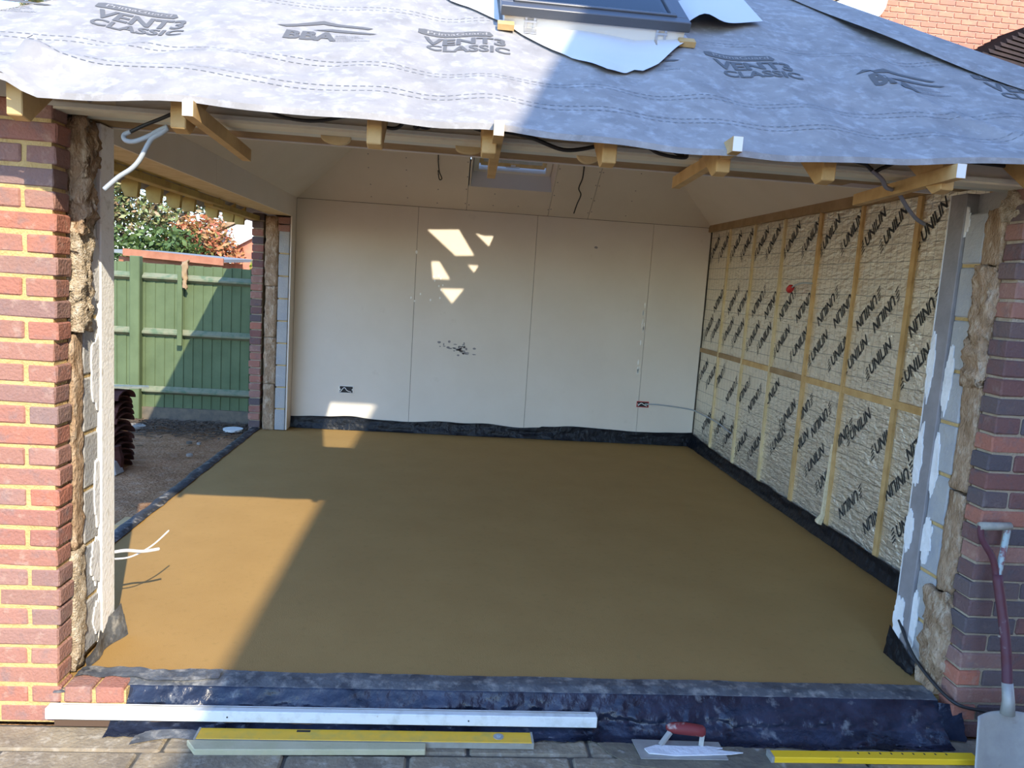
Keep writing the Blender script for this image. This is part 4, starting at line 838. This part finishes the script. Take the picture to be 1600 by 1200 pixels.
# ---- yard on the left: fence, tiles, litter
FYp = 5.70; GZ = -.125
fe = root('garden_fence', (-1.2, FYp, GZ), 'dark green close boarded fence with arris rails behind the yard', 'fence')
x = -3.9; bi = 0
while x < .35:
    wd = .098; t_ = random.uniform(-.004, .004)
    mk('fence_board', MB().hexa([(x, FYp + .004, .03), (x + .115, FYp - .006, .03), (x + .115, FYp + .004, .03), (x, FYp + .012, .03), (x, FYp + .004, 1.565 + t_), (x + .115, FYp - .006, 1.565 + t_), (x + .115, FYp + .004, 1.565 + t_), (x, FYp + .012, 1.565 + t_)]), 'fence', fe); x += wd
for px in (-3.62, -1.90):
    mk('fence_post', MB().box((px - .05, FYp - .11, GZ), (px + .05, FYp - .012, 1.63)), 'fence', fe, bevel=.008)
for z in (1.42, .84, .22):
    for a, b in ((-3.56, -1.96), (-1.84, .35)):
        p = [(a, FYp - .012, z - .04), (a, FYp - .065, z - .012), (a, FYp - .068, z + .006), (a, FYp - .012, z + .045)]
        q = [(a + .05 * 0, FYp - .012, z)]
        mk('arris_rail', MB().prism(p, (b - a, 0, 0)), 'fence_worn', fe)
mk('gravel_board', MB().box((-3.9, FYp - .025, GZ), (.35, FYp + .01, .035)), 'gravel_board', fe)
tag(mk('hanging_batten', MB().box((-1.47, FYp - .10, .72), (-1.42, FYp - .07, 1.50)), 'fence', None, bevel=.003), 'thin green batten fixed upright against the sunny part of the fence', 'timber')
tag(lumpy('dried_creeper', (-1.415, FYp - .12, 1.33), (-1.37, FYp - .08, 1.60), 'roof_tile_tan', None, .03, 20, 4, 3, 12, 40), 'dried brown creeper stem caught on the fence batten', 'creeper')
# stack of clay ridge tiles
def ridge_tile(z, rot, x, y, R=.125, L=.30, th=.016):
    mb = MB(); n = 12
    for sgn in (0,):
        vs = []
        for r_ in (R, R - th):
            for e in (-.5, .5):
                vs += [(r_ * math.cos(math.pi * k / n), e * L, r_ * math.sin(math.pi * k / n) * .62) for k in range(n + 1)]
        k = n + 1; fs = []
        for i in range(n): fs += [(i, i + 1, k + i + 1, k + i), (2 * k + i, 3 * k + i, 3 * k + i + 1, 2 * k + i + 1), (i, 2 * k + i, 2 * k + i + 1, i + 1), (k + i, k + i + 1, 3 * k + i + 1, 3 * k + i)]
        fs += [(0, k, 3 * k, 2 * k), (n, 2 * k + n, 3 * k + n, k + n)]
    c, s = math.cos(rot), math.sin(rot)
    mb.add([(x + a * c - b * s, y + a * s + b * c, z + e) for a, b, e in vs], fs); return mb
for i in range(13):
    lab = 'dark red clay ridge tile, %s of the stack by the yard edge' % ('lowest', 'second from the bottom', 'third from the bottom', 'fourth from the bottom', 'fifth from the bottom', 'sixth from the bottom', 'middle one', 'sixth from the top', 'fifth from the top', 'fourth from the top', 'third from the top', 'second from the top', 'topmost')[i]
    tag(mk('ridge_tile', ridge_tile(-.125 + .0485 * i, 1.35 + random.uniform(-.2, .2), -1.385 + random.uniform(-.015, .015), 3.72 + random.uniform(-.015, .015)), 'terracotta', None), lab, 'tile', 'stack of clay ridge tiles in the yard')
tag(mk('clay_pot', MB().tube([(-1.26, 3.55, GZ), (-1.26, 3.55, .0), (-1.265, 3.55, .06), (-1.27, 3.55, .09)], [.065, .07, .055, .06], 10), 'terracotta', None), 'dark red clay pipe end standing against the ridge tile stack', 'pipe')
tag(mk('concrete_lump', MB().hexa([(-1.36, 3.44, GZ), (-1.20, 3.42, GZ), (-1.18, 3.56, GZ), (-1.36, 3.56, GZ), (-1.34, 3.46, .0), (-1.23, 3.45, -.01), (-1.22, 3.54, .0), (-1.34, 3.55, .01)]), 'block', None, bevel=.012), 'grey concrete lump at the foot of the tile stack', 'rubble')
tag(mk('offcut_board', MB().hexa([(-1.75, 3.70, .515), (-1.02, 3.62, .565), (-1.04, 3.66, .57), (-1.75, 3.86, .515), (-1.75, 3.70, .535), (-1.02, 3.62, .58), (-1.04, 3.66, .585), (-1.75, 3.86, .535)]), 'pine_pale', None), 'pale pointed board laid on top of the ridge tiles', 'timber')
tag(mk('paint_lid', MB().tube([(-.79, 5.28, GZ + .022), (-.79, 5.28, GZ + .05)], [.095, .10], 24), 'upvc', None), 'round white lid lying on the soil near the back pier', 'lid')
tw_ = MB()
for k in range(1500):
    x, y = random.uniform(-2.6, -.62), 5.62 - abs(random.gauss(0, .32)) - .02
    a = random.uniform(0, math.pi); l = random.uniform(.02, .07); z = GZ + .02 + .03 * random.random() * sst(4.9, 5.6, y)
    tw_.bar((x - l * math.cos(a), y - l * math.sin(a) * .6, z), (x + l * math.cos(a), y + l * math.sin(a) * .6, z + random.uniform(-.01, .012)), .006, .005)
o = tag(mk('twig_litter', tw_, 'twig', None), 'dark twigs and leaf litter heaped along the foot of the fence', 'litter', kind='stuff')
for (x, y, s, m_, lab) in ((-1.02, 4.62, .03, 'gravel_board', 'dark rubber scrap on the bare soil'), (-.92, 4.60, .018, 'scrap', 'white plastic clip on the bare soil'), (-.86, 4.13, .028, 'scrap', 'pale torn paper scrap close to the slab edge'), (-1.78, 5.25, .13, 'scrap', 'heap of pale rubble in the sun below the fence')):
    pts = [(x + s * math.cos(t) * (1 + .5 * N3(t * 2, x * 9, 0)), y + s * .8 * math.sin(t) * (1 + .5 * N3(t * 2, 3, y * 9)), GZ + .02) for t in [2 * math.pi * k / 11 for k in range(11)]]
    tag(mk('ground_scrap', MB().prism(pts, (0, 0, .02)), m_, None), lab, 'litter')
tag(mk('timber_offcut', MB().box((-.62, 1.97, -.125), (-.56, 2.14, -.03)), 'pine', None, bevel=.003), 'short yellow timber offcut standing beside the slab edge', 'timber')

# ---- beyond the fence
sd = root('garden_shed', (-2.1, 8.2, -.2), 'low red brown timber shed roof edge just above the fence', 'shed')
mk('wall', MB().box((-2.85, 7.55, -.2), (-1.68, 9.0, 1.62)), 'shed_timber', sd)
mk('fascia', MB().hexa([(-2.75, 7.42, 1.63), (-1.52, 7.42, 1.585), (-1.52, 7.46, 1.585), (-2.75, 7.46, 1.63), (-2.75, 7.42, 1.72), (-1.52, 7.42, 1.675), (-1.52, 7.46, 1.675), (-2.75, 7.46, 1.72)]), 'shed_timber', sd)
mk('roof', MB().hexa([(-2.9, 7.44, 1.66), (-1.55, 7.44, 1.62), (-1.55, 9.1, 1.66), (-2.9, 9.1, 1.70), (-2.9, 7.44, 1.70), (-1.55, 7.44, 1.66), (-1.55, 9.1, 1.70), (-2.9, 9.1, 1.74)]), 'shed_roof', sd)
nb = root('neighbour_house', (-1.2, 11.5, -.2), 'small brick house end with a white bargeboard seen past the fence', 'house')
mk('wall', MB().box((-2.35, 11.0, -.2), (1.5, 15, 2.0)), 'brick_orange', nb)
mk('gable_wall', MB().prism([(-2.35, 11.0, 2.0), (1.5, 11.0, 2.0), (1.5, 11.0, 3.6), (-.1, 11.0, 3.4)], (0, .3, 0)), 'brick_orange', nb)
mk('bargeboard', MB().prism([(-2.66, 10.9, 1.93), (-2.35, 10.9, 1.88), (-1.95, 10.9, 2.12), (.2, 10.9, 3.35), (.2, 10.9, 3.62), (-2.66, 10.9, 2.08)], (0, .05, 0)), 'white_paint', nb)
mk('roof', MB().prism([(-2.7, 10.86, 2.09), (.2, 10.86, 3.63), (.2, 10.86, 3.74), (-2.7, 10.86, 2.17)], (0, 4, 0)), 'roof_tile_tan', nb)
# house top right
hs = root('brick_house', (7.5, 9.0, -.2), 'sunlit orange brick gable with white bargeboard behind the right end of the roof', 'house')
HY = 7.6
mk('mortar_bed', MB().box((6.0, HY + .012, 3.2), (10.0, HY + .3, 6.8)), 'mortar_cream', hs)
mk('wall', MB().box((6.0, HY + .3, -.2), (11.0, 12, 5.0)), 'house_brick', hs)
HB = [brick_mesh('house_brick', .215, .10, .065, 'brick_orange', 200 + i, .003) for i in range(3)]
for r in range(16):
    z = 4.86 + .075 * r
    for c in range(16):
        x = 6.30 + .225 * c + (.1125 if r % 2 else 0)
        lim = 6.05 + (5.62 - z) * .0
        if x - .1 < 6.2 or x > 9.6: continue
        if z < 5.46 - (x - 6.4) * .30 - .35: continue
        inst('brick', random.choice(HB), (x, HY + .05, z), hs)
mk('bargeboard', MB().prism([(5.95, HY - .10, 5.27), (6.2, HY - .10, 5.38), (6.52, HY - .10, 5.32), (6.66, HY - .10, 5.33), (6.80, HY - .10, 5.40), (6.86, HY - .10, 5.50), (6.88, HY - .10, 5.62), (6.90, HY - .10, 5.95), (6.0, HY - .10, 5.40)], (0, .04, 0)), 'white_paint', hs)
mk('verge_tiles', MB().prism([(5.9, HY - .16, 5.36), (7.2, HY - .16, 6.17), (7.2, HY - .16, 6.26), (5.9, HY - .16, 5.44)], (0, 2.2, 0)), 'roof_tile_tan', hs)
lr = root('lower_roof', (9.3, 6.6, 4.0), 'dark brown tiled roof sloping down at the right edge behind the felt', 'roof')
for k in range(12):
    a = k * .085; mk('tile_course', MB().hexa([(7.55 + a * 1.0, HY - .9 + .02 * k, 4.62 + a * .62), (11.0, HY - .9 + .02 * k, 4.10 + a * .62), (11.0, HY - .06, 4.10 + a * .62), (7.55 + a * 1.0, HY - .06, 4.62 + a * .62), (7.55 + a, HY - .86 + .02 * k, 4.68 + a * .62), (11.0, HY - .86 + .02 * k, 4.16 + a * .62), (11, HY - .05, 4.20 + a * .62), (7.55 + a, HY - .05, 4.72 + a * .62)]), 'roof_tile_brown', lr)
# plants
def leaves(mb, c, rad, n, size, rng):
    for _ in range(n):
        d = Vector((rng.gauss(0, 1), rng.gauss(0, 1), rng.gauss(0, 1))).normalized() * (rng.random() ** .45)
        p = Vector(c) + Vector((d.x * rad[0], d.y * rad[1], d.z * rad[2]))
        a = Vector((rng.gauss(0, 1), rng.gauss(0, 1), rng.gauss(0, .7))).normalized(); b = a.orthogonal().normalized(); b.rotate(Matrix.Rotation(rng.uniform(0, 6.28), 3, a)); s = size * rng.uniform(.6, 1.3)
        mb.add([p - a * s, p + b * s * .45, p + a * s, p - b * s * .45], [(0, 1, 2, 3)])
def shrub(name, label, base, clumps, m_, size=.06, seed=0, density=1.0, push=1.0):
    ps = lambda p: (1.356 + (p[0] - 1.356) * push, -2.82 + (p[1] + 2.82) * push, 1.6 + (p[2] - 1.6) * push)
    base = (ps(base)[0], ps(base)[1], -.2); clumps = [(ps(c), tuple(q * push for q in rad), n) for c, rad, n in clumps]; size *= push
    r = root(name, base, label, 'tree' if 'tree' in name else 'shrub'); rng = random.Random(seed); mb = MB(); st_ = MB()
    for (c, rad, n) in clumps:
        leaves(mb, c, rad, int(n * density), size, rng)
        st_.tube(smoothpath([base, ((base[0] + c[0]) / 2 + rng.uniform(-.1, .1), (base[1] + c[1]) / 2, (base[2] + c[2]) / 2), c], 4), [.05] * 4 + [.03] * 4 + [.012], 6)
    f = mk('foliage', mb, m_, r); f['kind'] = 'stuff'; mk('stem', st_, 'bark', r, smooth=True)
shrub('evergreen_shrub', 'dense dark green shrub just behind the fence on the left', (-3.4, 8.6, -.2), [((-3.55, 8.6, 1.5), (.7, .5, .6), 2200), ((-2.7, 8.8, 1.7), (.65, .5, .42), 2000), ((-3.1, 8.7, 1.2), (.8, .5, .7), 1200)], 'leaf_dark', .05, 1, push=1.14)
shrub('olive_tree', 'tall olive and orange leaved tree at the left of the side opening', (-4.4, 10.6, -.2), [((-4.5, 10.6, 2.5), (.55, .6, .7), 1100), ((-4.0, 10.8, 2.9), (.6, .6, .5), 900), ((-4.7, 10.4, 3.4), (.7, .6, .5), 800), ((-3.5, 10.9, 2.35), (.4, .5, .4), 600), ((-3.4, 10.9, 3.1), (.6, .5, .4), 700), ((-4.1, 10.9, 2.3), (.6, .5, .45), 900), ((-3.0, 11.0, 2.7), (.5, .5, .4), 600)], 'leaf_olive', .06, 2)
shrub('red_shrub', 'red leaved shrub between the dark shrub and the small brick house', (-2.5, 9.6, -.2), [((-2.45, 9.6, 2.0), (.5, .4, .36), 1700), ((-2.2, 9.7, 1.75), (.38, .4, .33), 1200), ((-2.75, 9.6, 1.8), (.4, .35, .3), 500)], 'leaf_red', .045, 3, push=1.10)
shrub('lime_shrub', 'bright lime green bush low beside the back pier', (-1.15, 8.3, -.2), [((-1.25, 8.3, 1.55), (.16, .2, .22), 500), ((-1.05, 8.3, 1.3), (.3, .3, .4), 500)], 'leaf_lime', .035, 4)
shrub('bare_tree', 'thin greyish tree with sparse twigs above the small house', (-2.9, 13.5, -.2), [((-2.9, 13.5, 2.75), (.9, .6, .5), 700), ((-2.2, 13.6, 3.0), (.8, .6, .5), 500), ((-3.6, 13.4, 3.2), (.7, .6, .5), 450)], 'leaf_grey', .06, 5, push=1.25)
shrub('tall_tree', 'tall green tree showing above the left end of the felt', (-6.2, 12.4, -.2), [((-6.15, 12.2, 5.9), (.22, .4, .5), 260), ((-5.75, 12.3, 6.4), (.35, .4, .35), 220), ((-6.5, 12.4, 6.6), (.5, .5, .4), 260)], 'leaf_olive', .08, 6)
